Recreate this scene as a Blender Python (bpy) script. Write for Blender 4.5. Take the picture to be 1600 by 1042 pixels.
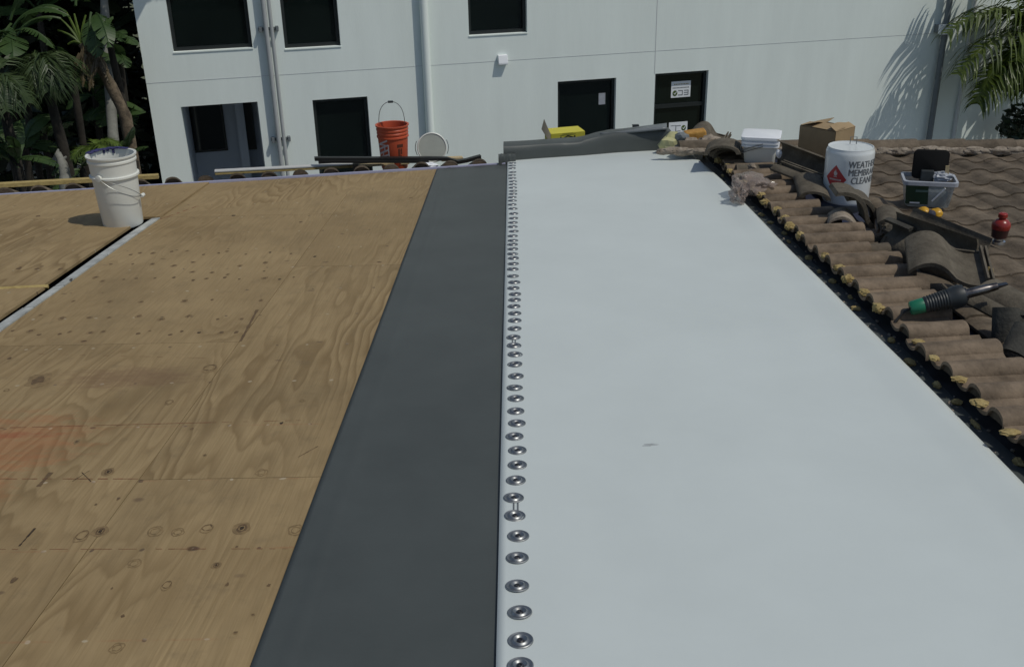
import bpy, bmesh, math, random
import numpy as np
from mathutils import Vector, Matrix, noise as mnoise
R = math.radians
rnd = random.Random(7)
for o in list(bpy.data.objects): bpy.data.objects.remove(o)
scene = bpy.context.scene
col = scene.collection
# ------------------------------------------------------------------ camera
F, PITCH, ROLL, YAW = 1592.7, 0.42185, 0.021037, -0.006824
CX, CY = 800.0, 521.0
H = 1.5
SL = 0.0788                                   # roof falls away from the camera
cp, sp_ = math.cos(PITCH), math.sin(PITCH)
fwd = Vector((math.sin(YAW)*cp, math.cos(YAW)*cp, -sp_))
rgt = Vector((math.cos(YAW), -math.sin(YAW), 0))
dwn = fwd.cross(rgt)
c_, s_ = math.cos(ROLL), math.sin(ROLL)
rgt, dwn = c_*rgt + s_*dwn, -s_*rgt + c_*dwn
CAM = Vector((0, 0, H))
cam = bpy.data.cameras.new("camera")
cam.sensor_width = 36; cam.lens = 36*F/1600
cam.clip_start = .05; cam.clip_end = 400
co = bpy.data.objects.new("camera", cam); col.objects.link(co)
M = Matrix((rgt, -dwn, -fwd)).transposed().to_4x4(); M.translation = CAM
co.matrix_world = M
scene.camera = co
# ------------------------------------------------------------------ light
SUN_EL, SUN_AZ = 58.0, -29.0                   # azimuth as a plan angle from +X
world = bpy.data.worlds.new("World"); scene.world = world
world.use_nodes = True
nt = world.node_tree
bg = nt.nodes['Background']
sky = nt.nodes.new('ShaderNodeTexSky'); sky.sky_type = 'NISHITA'; sky.sun_disc = False
sky.sun_elevation = R(SUN_EL); sky.sun_rotation = R(90-SUN_AZ)
nt.links.new(sky.outputs[0], bg.inputs[0]); bg.inputs[1].default_value = .10
sd = bpy.data.lights.new("sun", 'SUN'); sd.energy = 3.0; sd.angle = R(.5); sd.color = (1, .965, .87)
so = bpy.data.objects.new("sun", sd); col.objects.link(so)
tosun = Vector((math.cos(R(SUN_EL))*math.cos(R(SUN_AZ)), math.cos(R(SUN_EL))*math.sin(R(SUN_AZ)), math.sin(R(SUN_EL))))
so.rotation_euler = tosun.to_track_quat('Z', 'Y').to_euler()
so.location = (6, -4, 12)
vs = scene.view_settings
vs.view_transform = 'Standard'; vs.look = 'None'; vs.gamma = 1; vs.use_curve_mapping = False
vs.exposure = -0.59

# ------------------------------------------------------------------ pixel rays -> places
def ray(px, py): return rgt*((px-CX)/F) + dwn*((py-CY)/F) + fwd
def deck(px, py, dz=0.0):
    d = ray(px, py); t = (-H+dz)/(d.z+SL*d.y); return CAM + d*t
def at_y(px, py, Y): d = ray(px, py); return CAM + d*(Y/d.y)
def proj(P):
    q = P-CAM; z = q.dot(fwd); return CX+F*q.dot(rgt)/z, CY+F*q.dot(dwn)/z
def height_to(P, py):                           # height above P that reaches image row py
    a, b = 0, 6
    for _ in range(40):
        m = (a+b)/2
        if proj(P+Vector((0, 0, m)))[1] > py: a = m
        else: b = m
    return a
def dz(x, y, h=0): return Vector((x, y, -SL*y+h))
WA = .25872
WU = Vector((math.cos(WA), math.sin(WA), 0)); WN = Vector((math.sin(WA), -math.cos(WA), 0))
WO = CAM + ray(800, 150)*16.0
def wall(px, py, off=0.0):
    d = ray(px, py); t = (off-(CAM-WO).dot(WN))/d.dot(WN); P = CAM+d*t
    return (P-WO).dot(WU), P.z
def wp(u, z, off=0.0):
    P = WO+WU*u+WN*off; return Vector((P.x, P.y, z))
GZ = -5.2

# ------------------------------------------------------------------ materials
def nodes(m):
    m.use_nodes = True; return m.node_tree, m.node_tree.nodes, m.node_tree.links
def mat(name, c, rough=.6, metal=0, var=.12, scale=6, bump=0, bscale=40, spec=.5, c2=None, stretch=(1, 1, 1), alpha=None, detail=5, attr=False, coat=0):
    m = bpy.data.materials.new(name); t, n, l = nodes(m)
    b = n['Principled BSDF']
    b.inputs['Roughness'].default_value = rough; b.inputs['Metallic'].default_value = metal
    b.inputs['Specular IOR Level'].default_value = spec
    if coat: b.inputs['Coat Weight'].default_value = coat; b.inputs['Coat Roughness'].default_value = .15
    tc = n.new('ShaderNodeTexCoord'); mp = n.new('ShaderNodeMapping'); mp.inputs['Scale'].default_value = stretch
    l.new(tc.outputs['Object'], mp.inputs[0])
    nz = n.new('ShaderNodeTexNoise'); nz.inputs['Scale'].default_value = scale; nz.inputs['Detail'].default_value = detail
    nz.inputs['Roughness'].default_value = .65
    l.new(mp.outputs[0], nz.inputs[0])
    r = n.new('ShaderNodeValToRGB'); l.new(nz.outputs[0], r.inputs[0])
    a = tuple(x*(1-var) for x in c) if c2 is None else c2
    d = tuple(min(1, x*(1+var)) for x in c) if c2 is None else c
    r.color_ramp.elements[0].color = (*a, 1); r.color_ramp.elements[1].color = (*d, 1)
    r.color_ramp.elements[0].position = .32; r.color_ramp.elements[1].position = .68
    out = r.outputs[0]
    if attr:
        at = n.new('ShaderNodeAttribute'); at.attribute_name = 'tone'
        mx = n.new('ShaderNodeMix'); mx.data_type = 'RGBA'; mx.blend_type = 'MULTIPLY'; mx.inputs[0].default_value = 1
        l.new(out, mx.inputs[6]); l.new(at.outputs['Color'], mx.inputs[7]); out = mx.outputs[2]
    l.new(out, b.inputs['Base Color'])
    if bump:
        nb = n.new('ShaderNodeTexNoise'); nb.inputs['Scale'].default_value = bscale; nb.inputs['Detail'].default_value = 6
        l.new(mp.outputs[0], nb.inputs[0])
        bp = n.new('ShaderNodeBump'); bp.inputs['Strength'].default_value = bump; bp.inputs['Distance'].default_value = .01
        l.new(nb.outputs[0], bp.inputs['Height']); l.new(bp.outputs[0], b.inputs['Normal'])
    if alpha is not None: b.inputs['Alpha'].default_value = alpha
    return m
MT = {}
MT['white_sheet'] = mat('white_sheet', (.585, .635, .62), .5, var=.035, scale=1.3, bump=.03, bscale=90, spec=.35)
MT['grey_sheet'] = mat('grey_sheet', (.067, .076, .073), .5, var=.11, scale=2.2, bump=.03, bscale=120, spec=.4)
MT['plate'] = mat('plate', (.33, .34, .34), .44, .92, var=.2, scale=90)
MT['tile'] = mat('tile', (.132, .107, .078), .9, var=.4, scale=9, bump=.35, bscale=70, attr=True, spec=.25)
MT['loose_tile'] = mat('loose_tile', (.150, .130, .098), .9, c2=(.072, .060, .044), scale=11, bump=.4, bscale=70, spec=.25)
MT['mortar'] = mat('mortar', (.36, .31, .25), .95, c2=(.19, .155, .12), scale=25, bump=.6, bscale=60, spec=.2)
MT['foam'] = mat('foam', (.42, .33, .145), .8, c2=(.25, .175, .065), scale=30, bump=.4, bscale=80, spec=.3)
MT['felt'] = mat('felt', (.038, .040, .042), .8, var=.4, scale=7, spec=.25)
MT['navy'] = mat('navy', (.018, .022, .045), .6, var=.3, scale=7, bump=.2, bscale=9)
MT['stucco'] = mat('stucco', (.80, .865, .825), .85, var=.04, scale=1.6, stretch=(1.5, 1.5, .22), bump=.12, bscale=60, spec=.3)
MT['stucco_in'] = mat('stucco_in', (.40, .43, .46), .85, var=.04, scale=.9, spec=.3)
MT['frame'] = mat('frame', (.018, .022, .022), .4, var=.1)
MT['glass'] = mat('glass', (.006, .010, .009), .06, var=.3, scale=.8)
MT['porch'] = mat('porch', (.50, .55, .61), .85, var=.04, scale=.9)  # darker and bluer than the stucco: shade of the recess put into the colour
MT['pipe'] = mat('pipe', (.60, .62, .62), .6, var=.05)
MT['pipe_mid'] = mat('pipe_mid', (.40, .42, .42), .6, var=.05)
MT['offcut'] = mat('offcut', (.13, .145, .155), .45, var=.1)
MT['loose_dark'] = mat('loose_dark', (.075, .072, .06), .85, c2=(.035, .034, .03), scale=11, bump=.4, bscale=70, spec=.3)
MT['scuff'] = mat('scuff', (.40, .43, .43), .6, var=.2, scale=60)
MT['pipe_grey'] = mat('pipe_grey', (.16, .18, .19), .6, var=.1)
MT['lamp_white'] = mat('lamp_white', (.8, .82, .84), .4, var=.02)
MT['plastic_white'] = mat('plastic_white', (.68, .69, .64), .42, var=.03, scale=5, spec=.5)
MT['plastic_grey'] = mat('plastic_grey', (.40, .42, .37), .5, var=.08, scale=6)
MT['orange'] = mat('orange', (.48, .082, .034), .42, var=.07, scale=6)
MT['ink'] = mat('ink', (.03, .026, .028), .6)
MT['ink_soft'] = mat('ink_soft', (.13, .14, .15), .6)
MT['brown_ink'] = mat('brown_ink', (.09, .025, .012), .6)
MT['print_white'] = mat('print_white', (.55, .48, .46), .5)
MT['wire'] = mat('wire', (.22, .23, .23), .4, 1)
MT['lumber'] = mat('lumber', (.46, .36, .14), .75, c2=(.28, .2, .07), scale=5, stretch=(3, 14, 14))
MT['pale_wood'] = mat('pale_wood', (.55, .45, .27), .75, c2=(.4, .3, .16), scale=5, stretch=(3, 14, 14))
MT['board_white'] = mat('board_white', (.52, .52, .50), .5, var=.05)
MT['black'] = mat('black', (.014, .014, .013), .45, var=.2, scale=12)
MT['black_soft'] = mat('black_soft', (.022, .027, .03), .5, var=.2, scale=12)
MT['cardboard'] = mat('cardboard', (.34, .245, .135), .85, var=.12, scale=5, bump=.1)
MT['yellow_card'] = mat('yellow_card', (.62, .56, .06), .6, var=.05)
MT['card_back'] = mat('card_back', (.24, .22, .17), .85, var=.08)
MT['paint_can'] = mat('paint_can', (.66, .69, .69), .28, var=.03, scale=4, coat=.5)
MT['red_print'] = mat('red_print', (.42, .035, .04), .45)
MT['tub'] = mat('tub', (.34, .40, .43), .3, var=.2, scale=40, alpha=.62)
MT['tub_rim'] = mat('tub_rim', (.36, .38, .42), .35, var=.1, scale=20)
MT['green_label'] = mat('green_label', (.012, .045, .025), .4, var=.2)
MT['green_strip'] = mat('green_strip', (.10, .17, .15), .5)
MT['yellow_plastic'] = mat('yellow_plastic', (.55, .30, .02), .35, var=.15, scale=30)
MT['lid_black'] = mat('lid_black', (.008, .008, .008), .7, var=.1, spec=.15)
MT['red_plastic'] = mat('red_plastic', (.26, .025, .018), .3, var=.15, scale=20)
MT['dark_red'] = mat('dark_red', (.05, .02, .018), .35)
MT['steel'] = mat('steel', (.55, .56, .57), .3, 1, var=.2, scale=30)
MT['steel_dark'] = mat('steel_dark', (.30, .29, .28), .35, 1, c2=(.08, .07, .07), scale=12)
MT['green_plastic'] = mat('green_plastic', (.014, .16, .085), .4)
MT['yellow_paper'] = mat('yellow_paper', (.55, .52, .25), .75, c2=(.33, .33, .2), scale=14)
MT['orange_foam'] = mat('orange_foam', (.52, .29, .07), .85, c2=(.35, .17, .03), scale=20, bump=.4)
MT['blue_cloth'] = mat('blue_cloth', (.03, .03, .11), .8, var=.3, scale=30)
MT['drip'] = mat('drip', (.36, .37, .50), .4, var=.1, scale=8)
MT['dirty_white'] = mat('dirty_white', (.55, .57, .54), .6, c2=(.28, .29, .27), scale=9, bump=.1)
MT['bark'] = mat('bark', (.17, .14, .10), .95, c2=(.07, .055, .04), scale=9, bump=.7, bscale=25)
MT['bark_dark'] = mat('bark_dark', (.035, .03, .022), .95, c2=(.015, .012, .009), scale=9, bump=.7, bscale=25)
MT['bark_grey'] = mat('bark_grey', (.26, .26, .23), .95, c2=(.15, .15, .13), scale=7, bump=.5, bscale=25)
MT['bark_brown'] = mat('bark_brown', (.19, .145, .095), .95, c2=(.06, .045, .03), scale=14, bump=1.0, bscale=25)
def leafmat(name, c, c2): return mat(name, c, .42, c2=c2, scale=2.2, spec=.4)
MT['leaf_banana'] = leafmat('leaf_banana', (.075, .125, .04), (.028, .06, .018))
MT['leaf_palm'] = leafmat('leaf_palm', (.085, .12, .045), (.03, .055, .02))
MT['leaf_lime'] = leafmat('leaf_lime', (.13, .19, .035), (.06, .10, .02))
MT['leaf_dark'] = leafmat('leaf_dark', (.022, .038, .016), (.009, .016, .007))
MT['leaf_right'] = leafmat('leaf_right', (.11, .15, .022), (.045, .075, .012))
MT['leaf_dry'] = leafmat('leaf_dry', (.16, .12, .06), (.07, .055, .03))
MT['ground'] = mat('ground', (.12, .13, .07), .95, c2=(.06, .07, .035), scale=3, bump=.5)
MT['pave'] = mat('pave', (.2, .2, .19), .9, var=.1, scale=2)
MT['car_white'] = mat('car_white', (.72, .74, .74), .25, var=.02, coat=.6)
MT['car_glass'] = mat('car_glass', (.05, .06, .065), .08, var=.1)
# clear film
m = mat('film', (.36, .29, .25), .15, var=.2, scale=18, alpha=.48, bump=.5, bscale=30); MT['film'] = m
# leaf translucency
for k in MT:
    if k.startswith('leaf_') and k != 'leaf_dark':
        t, n, l = nodes(MT[k]); b = n['Principled BSDF']
        tr = n.new('ShaderNodeBsdfTranslucent'); mx = n.new('ShaderNodeMixShader'); mx.inputs[0].default_value = .25
        src = b.inputs['Base Color'].links[0].from_socket
        l.new(src, tr.inputs[0]); l.new(b.outputs[0], mx.inputs[1]); l.new(tr.outputs[0], mx.inputs[2])
        l.new(mx.outputs[0], n['Material Output'].inputs[0])

def plywood():
    m = bpy.data.materials.new('plywood'); t, n, l = nodes(m); b = n['Principled BSDF']
    b.inputs['Roughness'].default_value = .72; b.inputs['Specular IOR Level'].default_value = .3
    def N(tp, **kw):
        x = n.new(tp)
        for k, v in kw.items(): setattr(x, k, v)
        return x
    def math_(op, a, bb=None, c=None, clamp=False):
        x = N('ShaderNodeMath', operation=op); x.use_clamp = clamp
        for i, v in enumerate((a, bb, c)):
            if v is None: continue
            if isinstance(v, (int, float)): x.inputs[i].default_value = v
            else: l.new(v, x.inputs[i])
        return x.outputs[0]
    def noise(vec, scale, detail=4, rough=.55, w=None):
        x = N('ShaderNodeTexNoise'); x.inputs['Scale'].default_value = scale; x.inputs['Detail'].default_value = detail; x.inputs['Roughness'].default_value = rough
        l.new(vec, x.inputs['Vector']); return x.outputs[0]
    def mapped(vec, sc):
        x = N('ShaderNodeMapping'); x.inputs['Scale'].default_value = sc; l.new(vec, x.inputs[0]); return x.outputs[0]
    def mix(f, a, c, mode='MIX'):
        x = N('ShaderNodeMix', data_type='RGBA', blend_type=mode)
        for i, v in ((0, f), (6, a), (7, c)):
            if isinstance(v, (int, float)): x.inputs[i].default_value = v
            elif isinstance(v, tuple): x.inputs[i].default_value = (*v, 1)
            else: l.new(v, x.inputs[i])
        return x.outputs[2]
    def ramp(f, p0, p1):
        x = N('ShaderNodeMapRange', clamp=True); x.inputs[1].default_value = p0; x.inputs[2].default_value = p1
        l.new(f, x.inputs[0]); return x.outputs[0]
    tc = N('ShaderNodeTexCoord'); at = N('ShaderNodeAttribute', attribute_name='tone')
    sep = N('ShaderNodeSeparateColor'); l.new(at.outputs['Color'], sep.inputs[0])
    off = N('ShaderNodeVectorMath', operation='MULTIPLY_ADD')
    off.inputs[0].default_value = (0, 0, 0)
    cmb = N('ShaderNodeCombineXYZ'); l.new(math_('MULTIPLY', sep.outputs[0], 37.0), cmb.inputs[0]); l.new(math_('MULTIPLY', sep.outputs[0], 91.0), cmb.inputs[1])
    add = N('ShaderNodeVectorMath', operation='ADD'); l.new(tc.outputs['Object'], add.inputs[0]); l.new(cmb.outputs[0], add.inputs[1])
    V = add.outputs[0]
    sh = N('ShaderNodeVectorMath', operation='ADD'); l.new(tc.outputs['Object'], sh.inputs[0]); sh.inputs[1].default_value = (0, 3, GZ); P = sh.outputs[0]
    # annual rings cut by a rotary peel: contours of a slow field stretched along Y
    f1 = noise(mapped(V, (2.3, .33, 1)), 1.0, 3, .45)
    f2 = noise(mapped(V, (9, 1.6, 1)), 1.0, 2, .5)
    fld = math_('ADD', math_('MULTIPLY', f1, 27.0), math_('MULTIPLY', f2, 2.2))
    saw = math_('FRACT', fld)
    line = math_('MULTIPLY', ramp(saw, .25, .80), ramp(math_('SUBTRACT', 1.0, saw), .0, .14))
    amt = math_('MULTIPLY', ramp(noise(mapped(V, (1.1, .5, 1)), 1.1, 2), .40, .63), .62)
    fine = noise(mapped(V, (150, 4, 1)), 1.0, 2)
    base = mix(ramp(noise(V, 1.6, 4), .3, .7), (.285, .202, .100), (.365, .264, .135))
    base = mix(math_('MULTIPLY', line, amt), base, (.165, .105, .043))
    base = mix(math_('MULTIPLY', ramp(fine, .42, .72), .42), base, (.20, .14, .062))
    # darker blotches of weathering and grey boot dirt
    base = mix(math_('MULTIPLY', ramp(noise(mapped(V, (1.5, .8, 1)), 1.7, 5, .65), .50, .72), .5), base, (.165, .118, .058))
    base = mix(math_('MULTIPLY', ramp(noise(P, 9.0, 6, .7), .56, .74), .35), base, (.14, .105, .06))
    # knots: sparse cells
    def spots(sc, thr, keep, colr, soft=.5, vec=V):
        x = N('ShaderNodeTexVoronoi', feature='F1'); x.inputs['Scale'].default_value = 1.0; x.inputs['Randomness'].default_value = .85
        w = N('ShaderNodeVectorMath', operation='ADD')
        dn = N('ShaderNodeTexNoise'); dn.inputs['Scale'].default_value = 35; l.new(vec, dn.inputs[0])
        ds = N('ShaderNodeVectorMath', operation='SCALE'); ds.inputs[3].default_value = .012; l.new(dn.outputs[1], ds.inputs[0])
        l.new(vec, w.inputs[0]); l.new(ds.outputs[0], w.inputs[1])
        l.new(mapped(w.outputs[0], sc), x.inputs[0])
        sc_ = N('ShaderNodeSeparateColor'); l.new(x.outputs['Color'], sc_.inputs[0])
        k = math_('GREATER_THAN', sc_.outputs[0], 1-keep)
        rad = math_('MULTIPLY', math_('ADD', .4, sc_.outputs[1]), thr)
        d = math_('DIVIDE', x.outputs['Distance'], rad)
        return math_('MULTIPLY', ramp(math_('SUBTRACT', 1.0, d), 0, soft), k), d, k
    s1, d1, k1 = spots((4.0, 5.4, 0), .07, .35, None, .25)
    halo = math_('MULTIPLY', ramp(math_('SUBTRACT', 2.6, d1), 0, 2.2), k1)
    base = mix(math_('MULTIPLY', halo, .45), base, (.25, .165, .08))
    base = mix(math_('MULTIPLY', s1, .85), base, (.085, .05, .026))
    s2, _, _ = spots((7, 9.5, 0), .12, .38, None, .6)
    base = mix(math_('MULTIPLY', s2, .7), base, (.13, .085, .05))
    # rows of knots and nail heads on every joist line (16 inch)
    sx = N('ShaderNodeSeparateXYZ'); l.new(P, sx.inputs[0])
    ym = math_('FRACT', math_('DIVIDE', math_('SUBTRACT', sx.outputs[1], 2.335), .4067))
    yd = math_('MULTIPLY', math_('ABSOLUTE', math_('SUBTRACT', math_('FRACT', math_('ADD', ym, .5)), .5)), .4067)
    wob = math_('MULTIPLY', noise(P, 7, 2), .02)
    xm = math_('FRACT', math_('ADD', math_('DIVIDE', sx.outputs[0], .152), math_('MULTIPLY', noise(P, 4, 1), .8)))
    xd = math_('MULTIPLY', math_('ABSOLUTE', math_('SUBTRACT', xm, .5)), .152)
    nd = math_('SQRT', math_('ADD', math_('POWER', xd, 2.0), math_('POWER', math_('ADD', yd, math_('SUBTRACT', wob, .01)), 2.0)))
    nail = ramp(math_('SUBTRACT', .0085, nd), 0, .003)
    base = mix(math_('MULTIPLY', nail, .75), base, mix(ramp(noise(P, 12, 1), .45, .5), (.09, .06, .04), (.44, .37, .26)))
    far = ramp(sx.outputs[1], 3.9, 4.4)
    ym2 = math_('FRACT', math_('DIVIDE', sx.outputs[1], .30))
    rowm = ramp(math_('SUBTRACT', .17, math_('ABSOLUTE', math_('SUBTRACT', ym2, .5))), 0, .06)
    s3, _, _ = spots((8.5, 10, 0), .17, .62, None, .5)
    base = mix(math_('MULTIPLY', math_('MULTIPLY', s3, .0), math_('MULTIPLY', rowm, far)), base, (.12, .075, .04))
    # red chalk: snapped lines on the joists, spilled chalk at the left
    ch = math_('MULTIPLY', ramp(math_('SUBTRACT', .006, math_('ADD', yd, math_('MULTIPLY', wob, .0))), 0, .004), math_('MULTIPLY', ramp(noise(P, 5.3, 5, .75), .46, .6), ramp(math_('SUBTRACT', 3.6, sx.outputs[1]), 0, .5)))
    base = mix(math_('MULTIPLY', ch, .25), base, (.30, .10, .045))
    def blob(x, y, rx, ry):
        a = math_('POWER', math_('DIVIDE', math_('SUBTRACT', sx.outputs[0], x), rx), 2.0); c = math_('POWER', math_('DIVIDE', math_('SUBTRACT', sx.outputs[1], y), ry), 2.0)
        return ramp(math_('SUBTRACT', 1.0, math_('ADD', math_('ADD', a, c), math_('MULTIPLY', math_('SUBTRACT', noise(mapped(P, (3, 8, 1)), 3.0, 6, .75), .5), 3.4))), 0, .9)
    base = mix(math_('MULTIPLY', blob(-1.80, 3.02, .36, .30), .38), base, (.36, .12, .045))
    base = mix(math_('MULTIPLY', blob(-1.82, 3.10, .26, .03), .4), base, (.25, .045, .02))
    base = mix(math_('MULTIPLY', blob(-1.74, 2.68, .2, .3), .25), base, (.36, .13, .05))
    base = mix(math_('MULTIPLY', blob(-1.55, 3.62, .3, .13), .55), base, (.17, .10, .055))
    tone = math_('ADD', .80, math_('MULTIPLY', sep.outputs[1], .4))
    cm = N('ShaderNodeCombineColor'); l.new(tone, cm.inputs[0]); l.new(tone, cm.inputs[1]); l.new(tone, cm.inputs[2])
    base = mix(1.0, base, cm.outputs[0], 'MULTIPLY')
    l.new(base, b.inputs['Base Color'])
    bp = N('ShaderNodeBump'); bp.inputs['Strength'].default_value = .25; bp.inputs['Distance'].default_value = .004
    l.new(math_('SUBTRACT', noise(mapped(V, (60, 6, 1)), 1.0, 4), math_('MULTIPLY', line, .5)), bp.inputs['Height']); l.new(bp.outputs[0], b.inputs['Normal'])
    return m
MT['plywood'] = plywood()
MT['knot_dark'] = mat('knot_dark', (.045, .028, .014), .8, var=.4, scale=60)
MT['knot_halo'] = mat('knot_halo', (.215, .145, .066), .75, var=.25, scale=60)
MT['knot_brown'] = mat('knot_brown', (.125, .078, .036), .75, var=.35, scale=60)
MT['chalk'] = mat('chalk', (.20, .085, .04), .85, var=.3, scale=30)

# ------------------------------------------------------------------ mesh builder
class MB:
    def __init__(s): s.v = []; s.f = []; s.t = []
    def add(s, vs, fs, tone=None):
        o = len(s.v); s.v += [Vector(v) for v in vs]; s.f += [tuple(i+o for i in f) for f in fs]
        s.t += [tone or (1, 1, 1)]*len(vs); return s
    def box(s, c, size, M=None, bev=0):
        x, y, z = (k/2 for k in size); c = Vector(c)
        vs = [Vector((i*x, j*y, k*z)) for i in (-1, 1) for j in (-1, 1) for k in (-1, 1)]
        if M is not None: vs = [M @ v for v in vs]
        return s.add([v+c for v in vs], [(0, 1, 3, 2), (4, 6, 7, 5), (0, 4, 5, 1), (2, 3, 7, 6), (0, 2, 6, 4), (1, 5, 7, 3)])
    def hexa(s, b, t):                           # bottom quad, top quad
        return s.add(list(b)+list(t), [(3, 2, 1, 0), (4, 5, 6, 7)]+[(i, (i+1) % 4, 4+(i+1) % 4, 4+i) for i in range(4)])
    def tube(s, pts, r, n=8, cap=True):
        pts = [Vector(p) for p in pts]; rs = r if isinstance(r, (list, tuple)) else [r]*len(pts)
        ring = []; up = Vector((0, 0, 1)); prev = None
        for i, p in enumerate(pts):
            d = (pts[min(i+1, len(pts)-1)]-pts[max(i-1, 0)]).normalized()
            a = prev if prev is not None else (up if abs(d.z) < .9 else Vector((1, 0, 0)))
            a = (a-d*a.dot(d)).normalized(); prev = a; b = d.cross(a)
            ring.append([p+(a*math.cos(6.2832*k/n)+b*math.sin(6.2832*k/n))*rs[i] for k in range(n)])
        vs = [q for g in ring for q in g]
        fs = [(i*n+k, i*n+(k+1) % n, (i+1)*n+(k+1) % n, (i+1)*n+k) for i in range(len(pts)-1) for k in range(n)]
        if cap: fs += [tuple(reversed(range(n))), tuple(range((len(pts)-1)*n, len(pts)*n))]
        return s.add(vs, fs)
    def lathe(s, prof, n=40, M=None, cap0=True, cap1=True):
        vs = []
        for r, h in prof:
            for k in range(n):
                a = 2*math.pi*k/n; v = Vector((r*math.cos(a), r*math.sin(a), h)); vs.append(M @ v if M is not None else v)
        L = len(prof)
        fs = [(i*n+k, i*n+(k+1) % n, (i+1)*n+(k+1) % n, (i+1)*n+k) for i in range(L-1) for k in range(n)]
        if cap0: fs.append(tuple(reversed(range(n))))
        if cap1: fs.append(tuple(range((L-1)*n, L*n)))
        return s.add(vs, fs)
    def lump(s, c, size, seed=0, sub=3, amp=.3, freq=1.6, M=None):
        bm = bmesh.new(); bmesh.ops.create_icosphere(bm, subdivisions=sub, radius=1)
        vs = []
        for v in bm.verts:
            p = v.co.copy(); k = 1+amp*(mnoise.noise(p*freq+Vector((seed*7.3, seed*3.1, 0)))+.5*mnoise.noise(p*freq*2.3+Vector((seed, 5, 2))))
            q = Vector((p.x*size[0], p.y*size[1], p.z*size[2]))*k
            vs.append((M @ q if M is not None else q)+Vector(c))
        fs = [tuple(v.index for v in f.verts) for f in bm.faces]; bm.free()
        return s.add(vs, fs)
    def grid(s, fn, nu, nv):
        vs = [fn(i/nu, j/nv) for j in range(nv+1) for i in range(nu+1)]
        return s.add(vs, [(j*(nu+1)+i, j*(nu+1)+i+1, (j+1)*(nu+1)+i+1, (j+1)*(nu+1)+i) for j in range(nv) for i in range(nu)])
    def build(s, name, m, parent=None, origin=None, smooth=False, bevel=0, solid=0, subd=0):
        me = bpy.data.meshes.new(name)
        o0 = Vector(origin) if origin is not None else (Vector(parent['_o']) if parent is not None and '_o' in parent else Vector())
        me.from_pydata([v-o0 for v in s.v], [], s.f); me.update()
        bm = bmesh.new(); bm.from_mesh(me)
        ca = None
        bmesh.ops.recalc_face_normals(bm, faces=bm.faces); bm.to_mesh(me); bm.free()
        a = me.color_attributes.new('tone', 'FLOAT_COLOR', 'POINT')
        a.data.foreach_set('color', np.array([(*t, 1) for t in s.t], dtype=np.float32).ravel())
        me.materials.append(MT[m])
        ob = bpy.data.objects.new(name, me); col.objects.link(ob)
        if parent is not None: ob.parent = parent; ob['_o'] = list(o0)
        else: ob.location = o0; ob['_o'] = list(o0)
        if smooth:
            for p in me.polygons: p.use_smooth = True
            try: me.set_sharp_from_angle(angle=R(40))
            except Exception: pass
        if solid: md = ob.modifiers.new('s', 'SOLIDIFY'); md.thickness = solid; md.offset = -1
        if bevel:
            md = ob.modifiers.new('b', 'BEVEL'); md.width = bevel; md.segments = 2; md.limit_method = 'ANGLE'; md.angle_limit = R(40)
        if subd: md = ob.modifiers.new('d', 'SUBSURF'); md.levels = subd; md.render_levels = subd
        return ob
def thing(name, label, cat, loc, group=None):
    o = bpy.data.objects.new(name, None); col.objects.link(o); o.location = loc; o.empty_display_size = .1
    o['_o'] = list(loc); tag(o, label, cat, group); return o
def tag(o, label=None, cat=None, group=None, kind=None):
    if label: o['label'] = label
    if cat: o['category'] = cat
    if group: o['group'] = group
    if kind: o['kind'] = kind
    return o
def axis_matrix(p0, p1, roll=0):
    z = (Vector(p1)-Vector(p0)).normalized(); x = Vector((0, 0, 1)).cross(z)
    x = x.normalized() if x.length > 1e-3 else Vector((1, 0, 0)); y = z.cross(x)
    m = Matrix((x, y, z)).transposed().to_4x4() @ Matrix.Rotation(roll, 4, 'Z'); m.translation = p0; return m
def text_mesh(body, size):
    cu = bpy.data.curves.new('lettering', 'FONT'); cu.body = body; cu.size = size; cu.resolution_u = 3
    ob = bpy.data.objects.new('lettering', cu); col.objects.link(ob)
    bpy.context.view_layer.update()
    me = ob.evaluated_get(bpy.context.evaluated_depsgraph_get()).to_mesh()
    bm = bmesh.new(); bm.from_mesh(me); bmesh.ops.triangulate(bm, faces=bm.faces)
    bmesh.ops.subdivide_edges(bm, edges=[e for e in bm.edges if e.calc_length() > size*.12], cuts=2, use_grid_fill=False)
    bmesh.ops.triangulate(bm, faces=bm.faces)
    vs = [v.co.copy() for v in bm.verts]; bm.verts.index_update(); fs = [tuple(v.index for v in f.verts) for f in bm.faces]; bm.free()
    ob.evaluated_get(bpy.context.evaluated_depsgraph_get()).to_mesh_clear()
    bpy.data.objects.remove(ob); bpy.data.curves.remove(cu)
    return vs, fs

# ================================================================== GROUND
g = MB(); g.add([(-150, -120, GZ), (150, -120, GZ), (150, 200, GZ), (-150, 200, GZ)], [(0, 1, 2, 3)])
tag(g.build('ground', 'ground'), kind='structure')
g = MB(); a = [wp(-16, GZ+.004, .3), wp(30, GZ+.004, .3), wp(30, GZ+.004, 4.5), wp(-16, GZ+.004, 4.5)]; g.add(a, [(0, 1, 2, 3)])
tag(g.build('path', 'pave'), kind='structure')

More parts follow.
